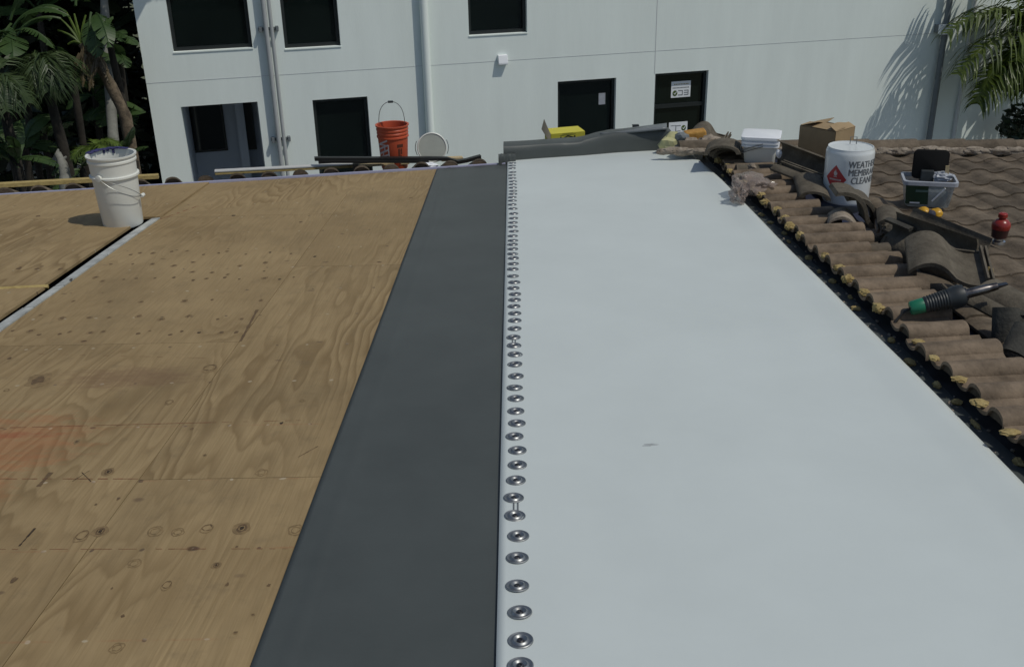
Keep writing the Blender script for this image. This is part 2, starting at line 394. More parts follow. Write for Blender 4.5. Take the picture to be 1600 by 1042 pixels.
# ================================================================== WHITE BUILDING
uL = wall(230, 140)[0]; uR = wall(1600, 100)[0]+5
TOP = 4.2
BD = thing('apartment_building', 'white stucco building with dark windows standing behind the roof', 'building', wp((uL+uR)/2, GZ))
def rect(l, r, t, b=None, zb=None):
    """edges given as pixel pairs -> u0,u1,z0,z1 on the wall"""
    u0 = sum(wall(*p)[0] for p in l)/len(l); u1 = sum(wall(*p)[0] for p in r)/len(r)
    z1 = (sum(wall(*p)[1] for p in t)/len(t)) if isinstance(t, (list, tuple)) else t
    z0 = zb if b is None else sum(wall(*p)[1] for p in b)/len(b)
    return [u0, u1, z0, z1]
z_low = wall(880, 128)[1]
w1 = rect([(262, 5), (268, 78)], [(388, 5), (393, 73)], 1.1, b=[(268, 82), (393, 75)])
w2 = rect([(440, 5), (443, 75)], [(527, 5), (532, 68)], 1.1, b=[(443, 78), (532, 71)])
w3 = rect([(731, 5), (733, 55)], [(823, 5), (824, 48)], 1.1, b=[(733, 57), (824, 50)])
r1 = rect([(281, 180), (301, 270)], [(404, 170), (414, 260)], [(278, 167), (403, 160)], zb=GZ+.9)
l2 = rect([(488, 160), (497, 245)], [(575, 155), (580, 240)], [(488, 157), (575, 151)], zb=GZ+.75)
l3 = rect([(872, 135), (871, 200)], [(963, 130), (961, 200)], [(872, 128), (963, 122)], zb=GZ+.75)
l4 = rect([(1023, 120), (1022, 190)], [(1108, 115), (1101, 200)], [(1023, 116), (1108, 110)], zb=GZ+.12)
holes = [w1, w2, w3, r1, l2, l3, l4]
us = sorted({uL, uR} | {h[0] for h in holes} | {h[1] for h in holes}); zs = sorted({GZ, TOP} | {h[2] for h in holes} | {h[3] for h in holes})
mb = MB()
for i in range(len(us)-1):
    for j in range(len(zs)-1):
        uc, zc = (us[i]+us[i+1])/2, (zs[j]+zs[j+1])/2
        if any(h[0] < uc < h[1] and h[2] < zc < h[3] for h in holes): continue
        mb.add([wp(us[i], zs[j]), wp(us[i+1], zs[j]), wp(us[i+1], zs[j+1]), wp(us[i], zs[j+1])], [(0, 1, 2, 3)])
def reveal(mb, h, d):
    u0, u1, z0, z1 = h
    c = [(u0, z0), (u1, z0), (u1, z1), (u0, z1)]
    for k in range(4):
        a, b = c[k], c[(k+1) % 4]
        mb.add([wp(*a), wp(*b), wp(*b, -d), wp(*a, -d)], [(0, 1, 2, 3)])
for h in holes: reveal(mb, h, .3 if h is r1 else .13)
D = 9
for a, b in (((uL, 0), (uL, -D)), ((uR, 0), (uR, -D)), ((uL, -D), (uR, -D))):
    mb.add([wp(a[0], GZ, a[1]), wp(b[0], GZ, b[1]), wp(b[0], TOP, b[1]), wp(a[0], TOP, a[1])], [(0, 1, 2, 3)])
mb.add([wp(uL, TOP), wp(uR, TOP), wp(uR, TOP, -D), wp(uL, TOP, -D)], [(0, 1, 2, 3)])
# back of the recessed porch
u0, u1, z0, z1 = r1
mb.build('wall', 'stucco', BD)
mb = MB()
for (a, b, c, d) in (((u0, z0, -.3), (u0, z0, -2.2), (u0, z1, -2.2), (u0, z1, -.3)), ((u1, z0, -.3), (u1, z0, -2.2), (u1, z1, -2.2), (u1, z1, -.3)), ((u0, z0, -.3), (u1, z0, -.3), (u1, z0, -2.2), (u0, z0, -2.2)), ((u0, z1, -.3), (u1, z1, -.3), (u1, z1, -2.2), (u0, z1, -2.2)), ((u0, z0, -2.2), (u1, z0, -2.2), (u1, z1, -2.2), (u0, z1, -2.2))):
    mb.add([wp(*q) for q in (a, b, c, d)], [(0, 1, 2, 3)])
pc = mb.build('porch', 'porch', BD); pc['label'] = 'inside of the porch with its shade coloured in grey blue'
mb = MB(); mb.hexa([wp(uL-.1, TOP+.003, .1), wp(uR+.1, TOP+.003, .1), wp(uR+.1, TOP+.003, -D-.1), wp(uL-.1, TOP+.003, -D-.1)], [wp(uL-.1, TOP+.25, .1), wp(uR+.1, TOP+.25, .1), wp(uR+.1, TOP+.25, -D-.1), wp(uL-.1, TOP+.25, -D-.1)])
mb.build('roof', 'stucco', BD)
def wbox(mb, u0, u1, z0, z1, o0, o1):
    return mb.hexa([wp(u0, z0, o0), wp(u1, z0, o0), wp(u1, z0, o1), wp(u0, z0, o1)], [wp(u0, z1, o0), wp(u1, z1, o0), wp(u1, z1, o1), wp(u0, z1, o1)])
def window(h, dep, fr=.045, rails=(), name='window'):
    u0, u1, z0, z1 = h; u0 += .004; u1 -= .004; z0 += .004; z1 -= .004
    f = MB()
    wbox(f, u0, u0+fr, z0, z1, -dep-.05, -dep+.03); wbox(f, u1-fr, u1, z0, z1, -dep-.05, -dep+.03)
    wbox(f, u0+fr, u1-fr, z0, z0+fr, -dep-.05, -dep+.028); wbox(f, u0+fr, u1-fr, z1-fr, z1, -dep-.05, -dep+.028)
    for zr in rails: wbox(f, u0+fr, u1-fr, zr-.03, zr+.03, -dep-.05, -dep+.026)
    w = f.build(name, 'frame', BD)
    p = MB(); wbox(p, u0+fr*.9, u1-fr*.9, z0+fr*.9, z1-fr*.9, -dep-.03, -dep-.01); p.build('pane', 'glass', w)
    return w
W1 = window(w1, .10); window(w2, .10); window(w3, .10); window(l2, .10)
W3 = window(l3, .10)
zr = wall(1065, 166)[1]
W4 = window(l4, .10, rails=(zr,), name='door'); W4['label'] = 'dark glazed door with two white stickers'
# porch: inner window, inner pilaster and a narrow window
ua = u0+.10; 
pw = [wall(291, 200, -2.2)[0], wall(352, 200, -2.2)[0], wall(325, 237, -2.2)[1], z1-.04]
f = MB(); wbox(f, pw[0], pw[1], pw[2], pw[3], -2.197, -2.16); w = f.build('window', 'frame', BD); w['label'] = 'window at the back of the shaded porch'
f = MB(); wbox(f, pw[0]+.04, pw[1]-.04, pw[2]+.04, pw[3]-.04, -2.1595, -2.15); f.build('pane', 'glass', w)
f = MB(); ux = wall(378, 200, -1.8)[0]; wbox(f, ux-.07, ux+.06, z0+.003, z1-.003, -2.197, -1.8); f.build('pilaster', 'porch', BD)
f = MB(); ux2 = wall(388, 200, -2.1)[0]; wbox(f, ux2-.04, ux2+.10, wall(395, 234, -2.1)[1], z1-.05, -2.197, -2.1); f.build('window', 'frame', BD)
# sills
for h in (w1, w2, w3):
    f = MB(); wbox(f, h[0]-.005, h[1]+.005, h[2]-.018, h[2]-.003, .002, .012); f.build('window_sill', 'stucco', BD)
# joints
f = MB()
zj = (wall(600, 108)[1]+wall(1200, 68)[1])/2
wbox(f, uL, uR, zj-.003, zj+.003, .0015, .003); uj = wall(1025, 60)[0]; wbox(f, uj-.005, uj+.005, l4[3], TOP, .0015, .0035)
f.build('control_joint', 'pipe', BD)
# pipes
def wpipe(px, py, px2, py2, r, off, m, label=None):
    u = (wall(px, py)[0]+wall(px2, py2)[0])/2; f = MB(); f.tube([wp(u, GZ, off), wp(u, TOP, off)], r, 12)
    p = f.build('pipe', m, BD, smooth=True)
    if label: p['label'] = label
    return p, u
pa, ua = wpipe(414, 10, 437, 255, .035, .09, 'pipe_mid', 'left pipe of the twin conduit')
pb, ub = wpipe(424, 10, 444, 255, .028, .08, 'pipe_mid', 'right pipe of the twin conduit')
for py in (45, 218):
    z = wall(420, py)[1]; f = MB(); wbox(f, ua-.11, ub+.10, z-.02, z+.02, .003, .045); wbox(f, ua-.10, ua-.06, z-.035, z+.035, .003, .10)
    wbox(f, ub+.06, ub+.095, z-.035, z+.035, .003, .10); f.build('bracket', 'pipe_grey', pa)
wpipe(660, 10, 671, 200, .062, .07, 'stucco', 'broad white downpipe')
pg, ug = wpipe(1476, 10, 1449, 200, .05, .10, 'pipe_grey', 'dark grey downpipe')
wpipe(1514, 10, 1513, 80, .035, .05, 'pipe', 'thin pale pipe')
for (x0, y0, x1, y1) in ((777, 86, 792, 100), (1458, 37, 1475, 51)):
    u0_, z1_ = wall(x0, y0); u1_, z0_ = wall(x1, y1); off = .0 if x0 < 1000 else .155
    f = MB()
    prof = [(0+off, z0_), (.085+off, z0_+.0), (.085+off, z0_+.03), (.05+off, z1_), (off, z1_)]
    n = len(prof); f.add([wp(u0_, z, o+.003) for o, z in prof]+[wp(u1_, z, o+.003) for o, z in prof], [tuple(range(n)), tuple(reversed(range(n, 2*n)))]+[(i, (i+1) % n, n+(i+1) % n, n+i) for i in range(n)])
    k = f.build('wall_light', 'lamp_white', BD, bevel=.008)
    if x0 > 1000: f = MB(); wbox(f, u0_+.03, u1_-.03, z0_+.02, z1_-.02, .003, off); f.build('mount', 'pipe_grey', k)
# stickers
def sticker(win, quad, mir, rows):
    u0, z1 = wall(*quad[0], -.06); u1, z0 = wall(*quad[1], -.06); w_, h_ = u1-u0, z1-z0
    s = MB(); wbox(s, u0, u1, z0, z1, -.109, -.104); st = s.build('sticker', 'lamp_white', win)
    k = MB(); gk = MB(); og = MB()
    X = lambda t: u0+w_*t
    Z = lambda t: z0+h_*t
    o = (-.1035, -.102)
    def cshape(a, b, z_0, z_1, open_left, mid=False):
        t = .05
        wbox(k, X(a), X(b), Z(z_1-t), Z(z_1), *o); wbox(k, X(a), X(b), Z(z_0), Z(z_0+t), *o)
        if open_left: wbox(k, X(b-.035), X(b), Z(z_0+t), Z(z_1-t), *o)
        else: wbox(k, X(a), X(a+.035), Z(z_0+t), Z(z_1-t), *o)
        if mid: wbox(k, X(a), X(b-.04), Z((z_0+z_1)/2-t/2), Z((z_0+z_1)/2+t/2), *o)
    if mir:
        c = (.2, .27); cshape(.36, .60, .12, .44, True); cshape(.67, .90, .12, .44, True, True)
        for i in range(12): wbox(k, X(.07+i*.072), X(.07+i*.072+.05), Z(.57), Z(.63), *o)
        for i in range(9): wbox(og, X(.14+i*.085), X(.14+i*.085+.055), Z(.79), Z(.85), *o)
    else:
        c = (.80, .52); cshape(.36, .64, .28, .74, False)
        for i in range(4): wbox(k, X(.1+i*.07), X(.1+i*.07+.05), Z(.72), Z(.77), *o)
    P0 = wp(X(c[0]), Z(c[1]), -.1035); r_ = w_*.125
    ring = [P0+WU*(r_*math.cos(a*.3142))+Vector((0, 0, r_*math.sin(a*.3142)*1.1)) for a in range(20)]
    gk.add(ring+[q+WN*.0015 for q in ring], [tuple(range(20)), tuple(range(20, 40))]+[(i, (i+1) % 20, 20+(i+1) % 20, 20+i) for i in range(20)])
    ck = MB(); a, b_, c2 = P0+WU*(-r_*.5)+Vector((0, 0, r_*.05))+WN*.003, P0+WU*(-r_*.1)+Vector((0, 0, -r_*.4))+WN*.003, P0+WU*(r_*.6)+Vector((0, 0, r_*.6))+WN*.003
    ck.tube([a, b_], .006, 5); ck.tube([b_, c2], .006, 5)
    # lettering joined to the sticker's own mesh materials
    me = st.data; me.materials.append(MT['ink_soft']); me.materials.append(MT['leaf_lime']); me.materials.append(MT['lumber'])
    bm = bmesh.new(); bm.from_mesh(me); o0 = Vector(st['_o'])
    for src, mi in ((k, 1), (gk, 2), (og, 3), (ck, 0)):
        vv = [bm.verts.new(v-o0) for v in src.v]
        for ff in src.f:
            fc = bm.faces.new([vv[i] for i in ff]); fc.material_index = mi
    bmesh.ops.recalc_face_normals(bm, faces=bm.faces); bm.to_mesh(me); bm.free()
sticker(W4, ((1051, 129), (1080, 152)), True, 0)
sticker(W4, ((1047, 193), (1075, 211)), False, 0)
s = MB(); uu, zz = wall(937, 147, -.06); u2, z2 = wall(947, 164, -.06); wbox(s, uu, u2, z2, zz, -.109, -.104); s.build('sticker', 'tub_rim', W3)

# ================================================================== THE HOUSE UNDER US
EA = deck(0, 307); EB = deck(790, 258)
ED = (EB-EA); ED.z = 0; ED.normalize(); EN = Vector((-ED.y, ED.x, 0))          # along eave, outward
HS = thing('house', 'low house with stripped plywood roof deck and brown clay tiles', 'house', (0, 3, GZ))
# body below
mb = MB(); mb.hexa([(-9, -6, GZ), (9, -6, GZ), (9, 8.2, GZ), (-9, 5.6, GZ)], [(-9, -6, -.75), (9, -6, -.75), (9, 8.2, -1.15), (-9, 5.6, -.75)])
mb.build('wall', 'stucco_in', HS)
def clip(poly, P, Nv):
    out = []
    for i in range(len(poly)):
        a, b = poly[i], poly[(i+1) % len(poly)]; da, db = (a-P).dot(Nv), (b-P).dot(Nv)
        if da <= 0: out.append(a)
        if da*db < 0: out.append(a+(b-a)*(da/(da-db)))
    return out
mb = MB()
def sheet(x0, x1, y0, y1, tone, dzv=0, cuts=()):
    gap = .0013
    poly = [Vector((x0+gap, y0+gap, 0)), Vector((x1-gap, y0+gap, 0)), Vector((x1-gap, y1-gap, 0)), Vector((x0+gap, y1-gap, 0))]
    poly = clip(poly, Vector((EA.x, EA.y, 0)), EN)
    for P, Nv in cuts: poly = clip(poly, P, Nv) if poly else poly
    if len(poly) < 3: return
    n = len(poly); top = [dz(p.x, p.y, dzv) for p in poly]; bot = [v-Vector((0, 0, .015)) for v in top]
    mb.add(top+bot, [tuple(range(n)), tuple(reversed(range(n, 2*n)))]+[(i, n+i, n+(i+1) % n, (i+1) % n) for i in range(n)], (rnd.random(), tone, 0))
cA, cB = Vector((-2.34, 6.50, 0)), Vector((-.60, 7.38, 0)); cd = (cB-cA).normalized(); cn = Vector((-cd.y, cd.x, 0))
near = ((cA, cn),); farc = ((cA, -cn),)
XS, X1, X2 = -2.335, -1.207, .02
for i, (a, b) in enumerate(((-.87, 1.57), (1.57, 4.01), (4.01, 6.45), (6.45, 8.9))): sheet(XS, X1, a, b, (.5, .55, .50, .48)[i], cuts=near)
for i, (a, b) in enumerate(((.31, 2.75), (2.75, 5.19), (5.19, 7.63), (-2, .31))): sheet(X1, X2, a, b, (.58, .45, .46, .5)[i], cuts=near)
sheet(XS, X2, 6.0, 9, .60, cuts=farc)
for i, (a, b) in enumerate(((-3, 0), (0, 2.44), (2.44, 4.88), (4.885, 6.42), (6.42, 9))): sheet(-8.9, XS-.105+(.02 if i == 2 else 0) if i < 4 else XS-.001, a, b, (.5, .5, .48, .46, .62)[i], dzv=.010)
for a, b in ((-2, 2.75), (2.75, 5.19), (5.19, 9)): sheet(X2, 1.70, a, b, .5)
nply = len(mb.f); kmat = []
def disc(P, rx, ry, h, mi, n=14, wob=.25, inner=None, ph=0):
    sd_ = rnd.random()*50
    ringv = []
    for k in range(n):
        a = 2*math.pi*k/n; q = 1+wob*mnoise.noise(Vector((math.cos(a)*1.3+sd_, math.sin(a)*1.3, ph)))
        ringv.append((P.x+math.cos(a)*rx*q, P.y+math.sin(a)*ry*q))
    if inner is None:
        mb.add([dz(x, y, h) for x, y in ringv], [tuple(range(n))]); kmat.append(mi)
    else:
        iv = [(P.x+(x-P.x)*inner*(1+.12*math.sin(k*1.9+sd_)), P.y+(y-P.y)*inner*(1+.12*math.sin(k*1.9+sd_))) for k, (x, y) in enumerate(ringv)]
        mb.add([dz(x, y, h) for x, y in ringv]+[dz(x, y, h) for x, y in iv], [(k, (k+1) % n, n+(k+1) % n, n+k) for k in range(n)]); kmat.extend([mi]*n)
def knot(px, py, w, kind):
    P = deck(px, py); rx = w*rnd.uniform(.8, 1.15); ry = rx*rnd.uniform(1.2, 1.8); b0 = .010 if P.x < XS else 0
    if kind == 'eye':
        disc(P, rx*1.9, ry*1.5, b0+.0006, 2, inner=.55); disc(P, rx, ry, b0+.001, 3, inner=.6); disc(P, rx*.45, ry*.4, b0+.0013, 1)
    elif kind == 'ring':
        disc(P, rx*1.15, ry*1.1, b0+.0006, 2, inner=.78); disc(P+Vector((.0, ry*.25, 0)), rx*.95, ry*.8, b0+.001, 3, inner=.86)
    elif kind == 'faint': disc(P, rx*1.2, ry, b0+.0006, 2, inner=.80); disc(P, rx*.75, ry*.6, b0+.0009, 2, inner=.8)
    elif kind == 'blot': disc(P, rx, ry, b0+.0006, 2, 18, .5); disc(P, rx*.55, ry*.5, b0+.001, 3, 14, .5)
    else: disc(P, rx, ry, b0+.0008, 1 if rnd.random() < .12 else 3, 10, .6)
for px, py, w, kd in ((327, 576, .024, 'ring'), (169, 737, .014, 'eye'), (127, 838, .020, 'ring'), (157, 830, .013, 'eye'), (243, 830, .022, 'faint'), (278, 831, .016, 'faint'), (323, 826, .016, 'ring'), (378, 825, .013, 'eye'), (462, 828, .020, 'faint'), (338, 883, .009, 'eye'), (260, 915, .014, 'ring'), (355, 913, .005, 'dot'), (420, 914, .005, 'dot'), (22, 906, .007, 'dot'), (192, 962, .005, 'dot'), (368, 988, .007, 'blot'), (370, 854, .004, 'dot'), (409, 738, .018, 'faint'), (264, 629, .014, 'ring'), (60, 594, .040, 'blot'), (175, 919, .004, 'dot'), (10, 610, .012, 'ring'), (300, 670, .006, 'dot'), (440, 661, .006, 'dot'), (185, 779, .005, 'dot'), (150, 788, .005, 'dot'), (320, 711, .008, 'blot'), (395, 960, .006, 'blot'), (472, 626, .012, 'faint'), (183, 1012, .018, 'faint'), (640, 384, .012, 'dot'), (492, 401, .010, 'dot'), (120, 690, .012, 'blot'), (210, 880, .014, 'faint'), (15, 560, .01, 'dot'), (60, 340, .014, 'dot'), (30, 422, .014, 'dot'), (58, 423, .012, 'dot'), (95, 423, .010, 'dot'), (365, 337, .012, 'dot'), (470, 347, .014, 'dot')):
    knot(px, py, w, kd)
for py, xs in ((395, (200, 222, 243, 265, 290, 315, 337, 358, 388, 418, 460)), (413, (173, 205, 238, 270, 305, 372, 410)), (426, (304, 336, 360, 410)), (437, (115, 150, 165, 197, 215, 247, 267, 302, 324, 355, 376, 413, 437, 460)), (470, (112, 175, 218, 285, 335, 406)), (496, (62, 100, 137, 173, 215, 255, 295, 340, 380)), (520, (22, 45, 62, 97, 112, 137, 160, 218, 235, 262, 288, 312, 350, 370))):
    for x in xs:
        big = rnd.random()
        knot(x+rnd.uniform(-5, 5), py+rnd.uniform(-4, 3), .009 if big < .6 else .015, 'dot' if big < .5 else 'blot')
def streak(p0, p1, w, mi, n=24, h=.0007, gapp=.0):
    A, B = deck(*p0), deck(*p1); d = (B-A); nn = Vector((-d.y, d.x, 0)).normalized()
    for k in range(n):
        if rnd.random() < gapp: continue
        a, b = A+d*(k/n), A+d*((k+1)/n); wa = w*rnd.uniform(.5, 1.2)
        mb.add([dz(q.x, q.y, h) for q in (a-nn*wa, b-nn*wa, b+nn*wa, a+nn*wa)], [(0, 1, 2, 3)]); kmat.append(mi)
streak((-20, 669), (330, 660), .0022, 4, 40, gapp=.12); streak((330, 660), (495, 656), .0013, 4, 20, gapp=.4)
streak((-20, 748), (216, 748), .0024, 4, 30, gapp=.08); streak((-20, 858), (470, 857), .0012, 4, 50, gapp=.35); streak((60, 553), (340, 560), .001, 4, 30, gapp=.5)
streak((250, 343), (310, 322), .006, 4, 12, gapp=.3); streak((376, 533), (402, 484), .007, 3, 10); streak((-10, 347), (140, 347), .010, 1, 20, gapp=.2)
streak((30, 853), (55, 825), .003, 1, 8); streak((113, 752), (140, 735), .0016, 1, 6); streak((128, 738), (142, 752), .0016, 1, 6); streak((60, 760), (80, 738), .007, 3, 6); streak((466, 714), (497, 697), .002, 3, 8)
PD = mb.build('plywood_deck', 'plywood', HS)
for k in ('knot_dark', 'knot_halo', 'knot_brown', 'chalk'): PD.data.materials.append(MT[k])
for k, mi in enumerate(kmat): PD.data.polygons[nply+k].material_index = mi
# dark void below, the pale strip in the gap
mb = MB(); poly = [Vector((-8.95, -5, 0)), Vector((1.9, -5, 0)), Vector((1.9, 9, 0)), Vector((-8.95, 9, 0))]; poly = clip(poly, Vector((EA.x, EA.y, 0)), EN)
mb.add([dz(p.x, p.y, -.09) for p in poly], [tuple(range(len(poly)))]); mb.build('roof_void', 'felt', HS)
mb = MB()
ys = [0.5, 2, 3.4, 4.55, 4.9, 5.5, 6.0, 6.42]
for i in range(len(ys)-1):
    a, b = ys[i], ys[i+1]; w0 = XS-.058+.006*math.sin(a*3); w1_ = XS-.058+.006*math.sin(b*3)
    if b <= 4.6: w0 -= .004; w1_ -= .004
    g_ = .004
    mb.hexa([dz(w0, a+g_, -.04), dz(XS-.002, a+g_, -.04), dz(XS-.002, b-g_, -.04), dz(w1_, b-g_, -.04)], [dz(w0, a+g_, .001), dz(XS-.002, a+g_, .006), dz(XS-.002, b-g_, .006), dz(w1_, b-g_, .001)])
mb.build('edge_strip', 'dirty_white', HS)
mb = MB(); P0, P1 = deck(-60, 457), deck(76, 450); mb.tube([P0+Vector((0, 0, .008)), P1+Vector((0, 0, .008))], .012, 4); mb.build('batten', 'lumber', HS)
# drip edge along the eave
def epoint(t, o, h): p = Vector((EA.x, EA.y, 0))+ED*t+EN*o; return Vector((p.x, p.y, -SL*p.y+h))
EL = (EB-EA).length
mb = MB(); mb.hexa([epoint(-5, .003, -.06), epoint(EL-.0, .003, -.06), epoint(EL-.0, .035, -.06), epoint(-5, .035, -.06)], [epoint(-5, .003, .018), epoint(EL, .003, .018), epoint(EL, .03, .016), epoint(-5, .03, .016)])
mb.build('drip_edge', 'drip', HS, bevel=.004)
# S tile profile
def sprof(t, r=.066, pan=.012):
    if t < .54: return r*math.sqrt(max(0, 1-(2*t/.54-1)**2))
    return -pan*math.sin(math.pi*(t-.54)/.46)**.8
def tile_strip(mb, place, L0, L1, th, tone, n=14, lift=(0, 0), W=.25, r=.066):
    """place(l, w, h) -> world; profile across w, length along l"""
    vs = []
    for l, lf in ((L0, lift[0]), (L1, lift[1])):
        for k in range(n+1): t = k/n; vs.append(place(l, t*W, sprof(t, r)+lf+th))
        for k in range(n+1): t = k/n; vs.append(place(l, t*W, sprof(t, r)+lf))
    q = n+1; fs = []
    for k in range(n):
        fs.append((k, k+1, 2*q+k+1, 2*q+k)); fs.append((q+k+1, q+k, 3*q+k, 3*q+k+1))
        fs.append((k, q+k, q+k+1, k+1)); fs.append((2*q+k+1, 3*q+k+1, 3*q+k, 2*q+k))
    fs += [(0, 2*q, 3*q, q), (n, q+n, 3*q+n, 2*q+n)]
    mb.add(vs, fs, tone)
def tone(a, b, warm=0): 
    k = rnd.uniform(a, b); return (k*(1+warm), k, k*(1-warm*.6))
# eave row of tiles beyond the drip edge
mb = MB(); j = 0
t = -4.8
while t < EL-.25:
    j += 1
    pl = lambda l, w, h, t=t: epoint(t+w, l, h-.008-.30*(l-.05))
    tile_strip(mb, pl, .045+rnd.uniform(-.008, .02), .40, .014, tone(.7, 1.25), W=.235, r=.052)
    arc = [pl(.06, k/14*.235, sprof(k/14, .052)+.002) for k in range(0, 9)]; bs = [Vector((q.x, q.y, -SL*q.y-.055)) for q in arc]
    mb.add(arc+bs, [(k, k+1, 10+k, 9+k) for k in range(8)], (.9, .82, .74))
    t += .238
mb.build('eave_tiles', 'tile', HS, smooth=True)
mb = MB(); mb.hexa([epoint(-5, .04, -.3), epoint(EL+.3, .04, -.3), epoint(EL+.3, .5, -.3), epoint(-5, .5, -.3)], [epoint(-5, .04, -.06), epoint(EL+.3, .04, -.06), epoint(EL+.3, .42, -.22), epoint(-5, .42, -.22)]); mb.build('eave_board', 'felt', HS)
# underlayment on the right
mb = MB(); FELT = mb
# cut tile field: barrels run across, two or three courses left standing
XT = 1.566
mb = MB(); foam = []; Y = 1.2; j = 0
endpx = [(1200, 262), (1215, 285), (1245, 325), (1300, 362), (1368, 395), (1392, 430), (1420, 455), (1465, 520), (1535, 575), (1640, 620), (1900, 800)]
ends = [(deck(*p).y, deck(*p).x) for p in endpx]; ends.sort()
def xend(y):
    for (a, xa), (b, xb) in zip(ends, ends[1:]):
        if a <= y <= b: return xa+(xb-xa)*(y-a)/(b-a)
    return ends[0][1]+.6 if y < ends[0][0] else ends[-1][1]
FELT.grid(lambda a, b: dz(1.40+a*(xend(-1+9.7*b)+.10-1.40), -1+9.7*b, .004), 2, 60); FELT.build('underlayment', 'felt', HS)
ES = MB(); ES.grid(lambda a, b: dz(1.40+a*(.172+.006*math.sin(b*60)), -.5+9.1*b, .0058+.002*math.sin(b*35+a*2)*a), 3, 60); ES.build('edge_membrane', 'grey_sheet', HS, smooth=True)
while Y < 8.15:
    xe = xend(Y+.1); k = 0; x = XT+rnd.uniform(-.015, .02)
    last = max(x+.24, min(2.5, xe+rnd.uniform(-.03, .05)))
    sag = rnd.uniform(-.004, .006)
    while x < last-.04:
        nx = x+(.27 if k == 0 else .31)+rnd.uniform(-.015, .015)
        if nx > last-.10: nx = last
        pl = lambda l, w, h, Y=Y, k=k, s=sag: dz(l, Y+w, h+.058+s-.006*k)
        warm = .07 if k == 0 else 0
        tn = tone(1.15, 1.35, warm) if k == 0 else tone(.70, .92, .0)
        ov = .05 if k == 0 else .05
        tile_strip(mb, pl, x-(ov if k else 0), nx, .014, tn, lift=(-.004 if k else 0, .012), r=.036, n=18, W=.21)
        if k == 0:
            arc = [pl(x+.012, q/18*.21, sprof(q/18, .036)+.001) for q in range(0, 11)]; lo = [pl(x+.012, q/18*.21, -.004+.004*math.sin(math.pi*q/10)) for q in range(0, 11)]
            mb.add(arc+lo, [(q, q+1, 12+q, 11+q) for q in range(10)], (.5, .5, .5))  # end caps toned dark, shadow of the barrel openings put into the colour
        x = nx; k += 1
    # foam lumps in the pans of the cut edge and on the felt
    if Y > 1.8:
        yc = Y+.21*.78
        if rnd.random() < .85: foam.append((dz(XT+rnd.uniform(-.01, .03), yc+rnd.uniform(-.02, .02), .072+rnd.uniform(0, .012)), (rnd.uniform(.022, .045), rnd.uniform(.026, .042), rnd.uniform(.018, .034)*(1 if Y > 3.6 else .45)), j, 3, .55))
        if rnd.random() < .6: foam.append((dz(XT-.022+rnd.uniform(-.012, .02), Y+rnd.uniform(.05, .16), .012), (rnd.uniform(.012, .03), rnd.uniform(.02, .05), rnd.uniform(.008, .02)), j+50, 3, .6))
        if rnd.random() < .35: foam.append((dz(XT+rnd.uniform(.03, .1), Y+.15, .062), (.03, .010, .006), j+90, 3, .6))
    Y += .21; j += 1
mb.build('tile_field', 'tile', HS, smooth=True)
cr = MB()
for k in range(220):
    y = rnd.uniform(2, 8); x = rnd.uniform(1.505, XT+.02); q = rnd.uniform(.002, .008); cr.lump(dz(x, y, .006), (q, q*rnd.uniform(.8, 1.8), q*.6), k, 1, .5)
o = cr.build('mortar_crumbs', 'mortar', HS); o['kind'] = 'stuff'
for a_ in foam:
    k_ = MB(); k_.lump(a_[0], [q_*.74 for q_ in a_[1]], a_[2], 3, .40, 2.4); k_.build('foam_lump', 'foam', HS, smooth=True)
# far slope: barrels run towards us, butt ends towards us
RL, RRt = at_y(1060, 238, 8.15), at_y(1680, 238, 7.75)
def farz(x, y):
    tt = (x-RL.x)/(RRt.x-RL.x); yr = RL.y+(RRt.y-RL.y)*tt; zr = RL.z+(RRt.z-RL.z)*tt
    z0 = -.36-.05*max(0, x-2.0)
    k = (y-3.6)/(yr-3.6); return z0+(zr-z0)*k, yr
def farpt(px, py, h=0):
    a, b = 2.0, 14.0; d = ray(px, py)
    for _ in range(50):
        t = (a+b)/2; P = CAM+d*t
        if P.z > farz(P.x, P.y)[0]+h: a = t
        else: b = t
    return CAM+d*a
mb = MB()
def xval(y): return xend(y)+.14+.05*math.sin(y*5)+(.30 if 5.2 < y < 6.7 else 0)
x = 1.3
while x < 6.0:
    c = 0; y = 3.0-.33*6
    _, yr = farz(x, 5)
    rowoff = rnd.uniform(-.015, .015)
    while y < yr-.03:
        y1 = min(y+.33, yr)
        if x > xval(y+.1):
            pl = lambda l, w, h, x=x: Vector((x+w, l, farz(x, l)[0]+h-.02))
            tile_strip(mb, pl, y-.045+rowoff+rnd.uniform(-.008, .008), y1, .014, tone(.72, 1.12, .03), lift=(.011, -.002), n=12, W=.25, r=.017)
        y = y1
    x += .25
mb.build('tile_slope', 'tile', HS, smooth=True)
mb = MB(); mb.grid(lambda a, b: (lambda x, y: Vector((x, y, farz(x, y)[0]-.035)))(1.75+a*4.6+(1-b)*.2, -1.5+b*(farz(1.75+a*4.6, 5)[1]+1.5)), 20, 16); mb.build('underlayment', 'navy', HS)
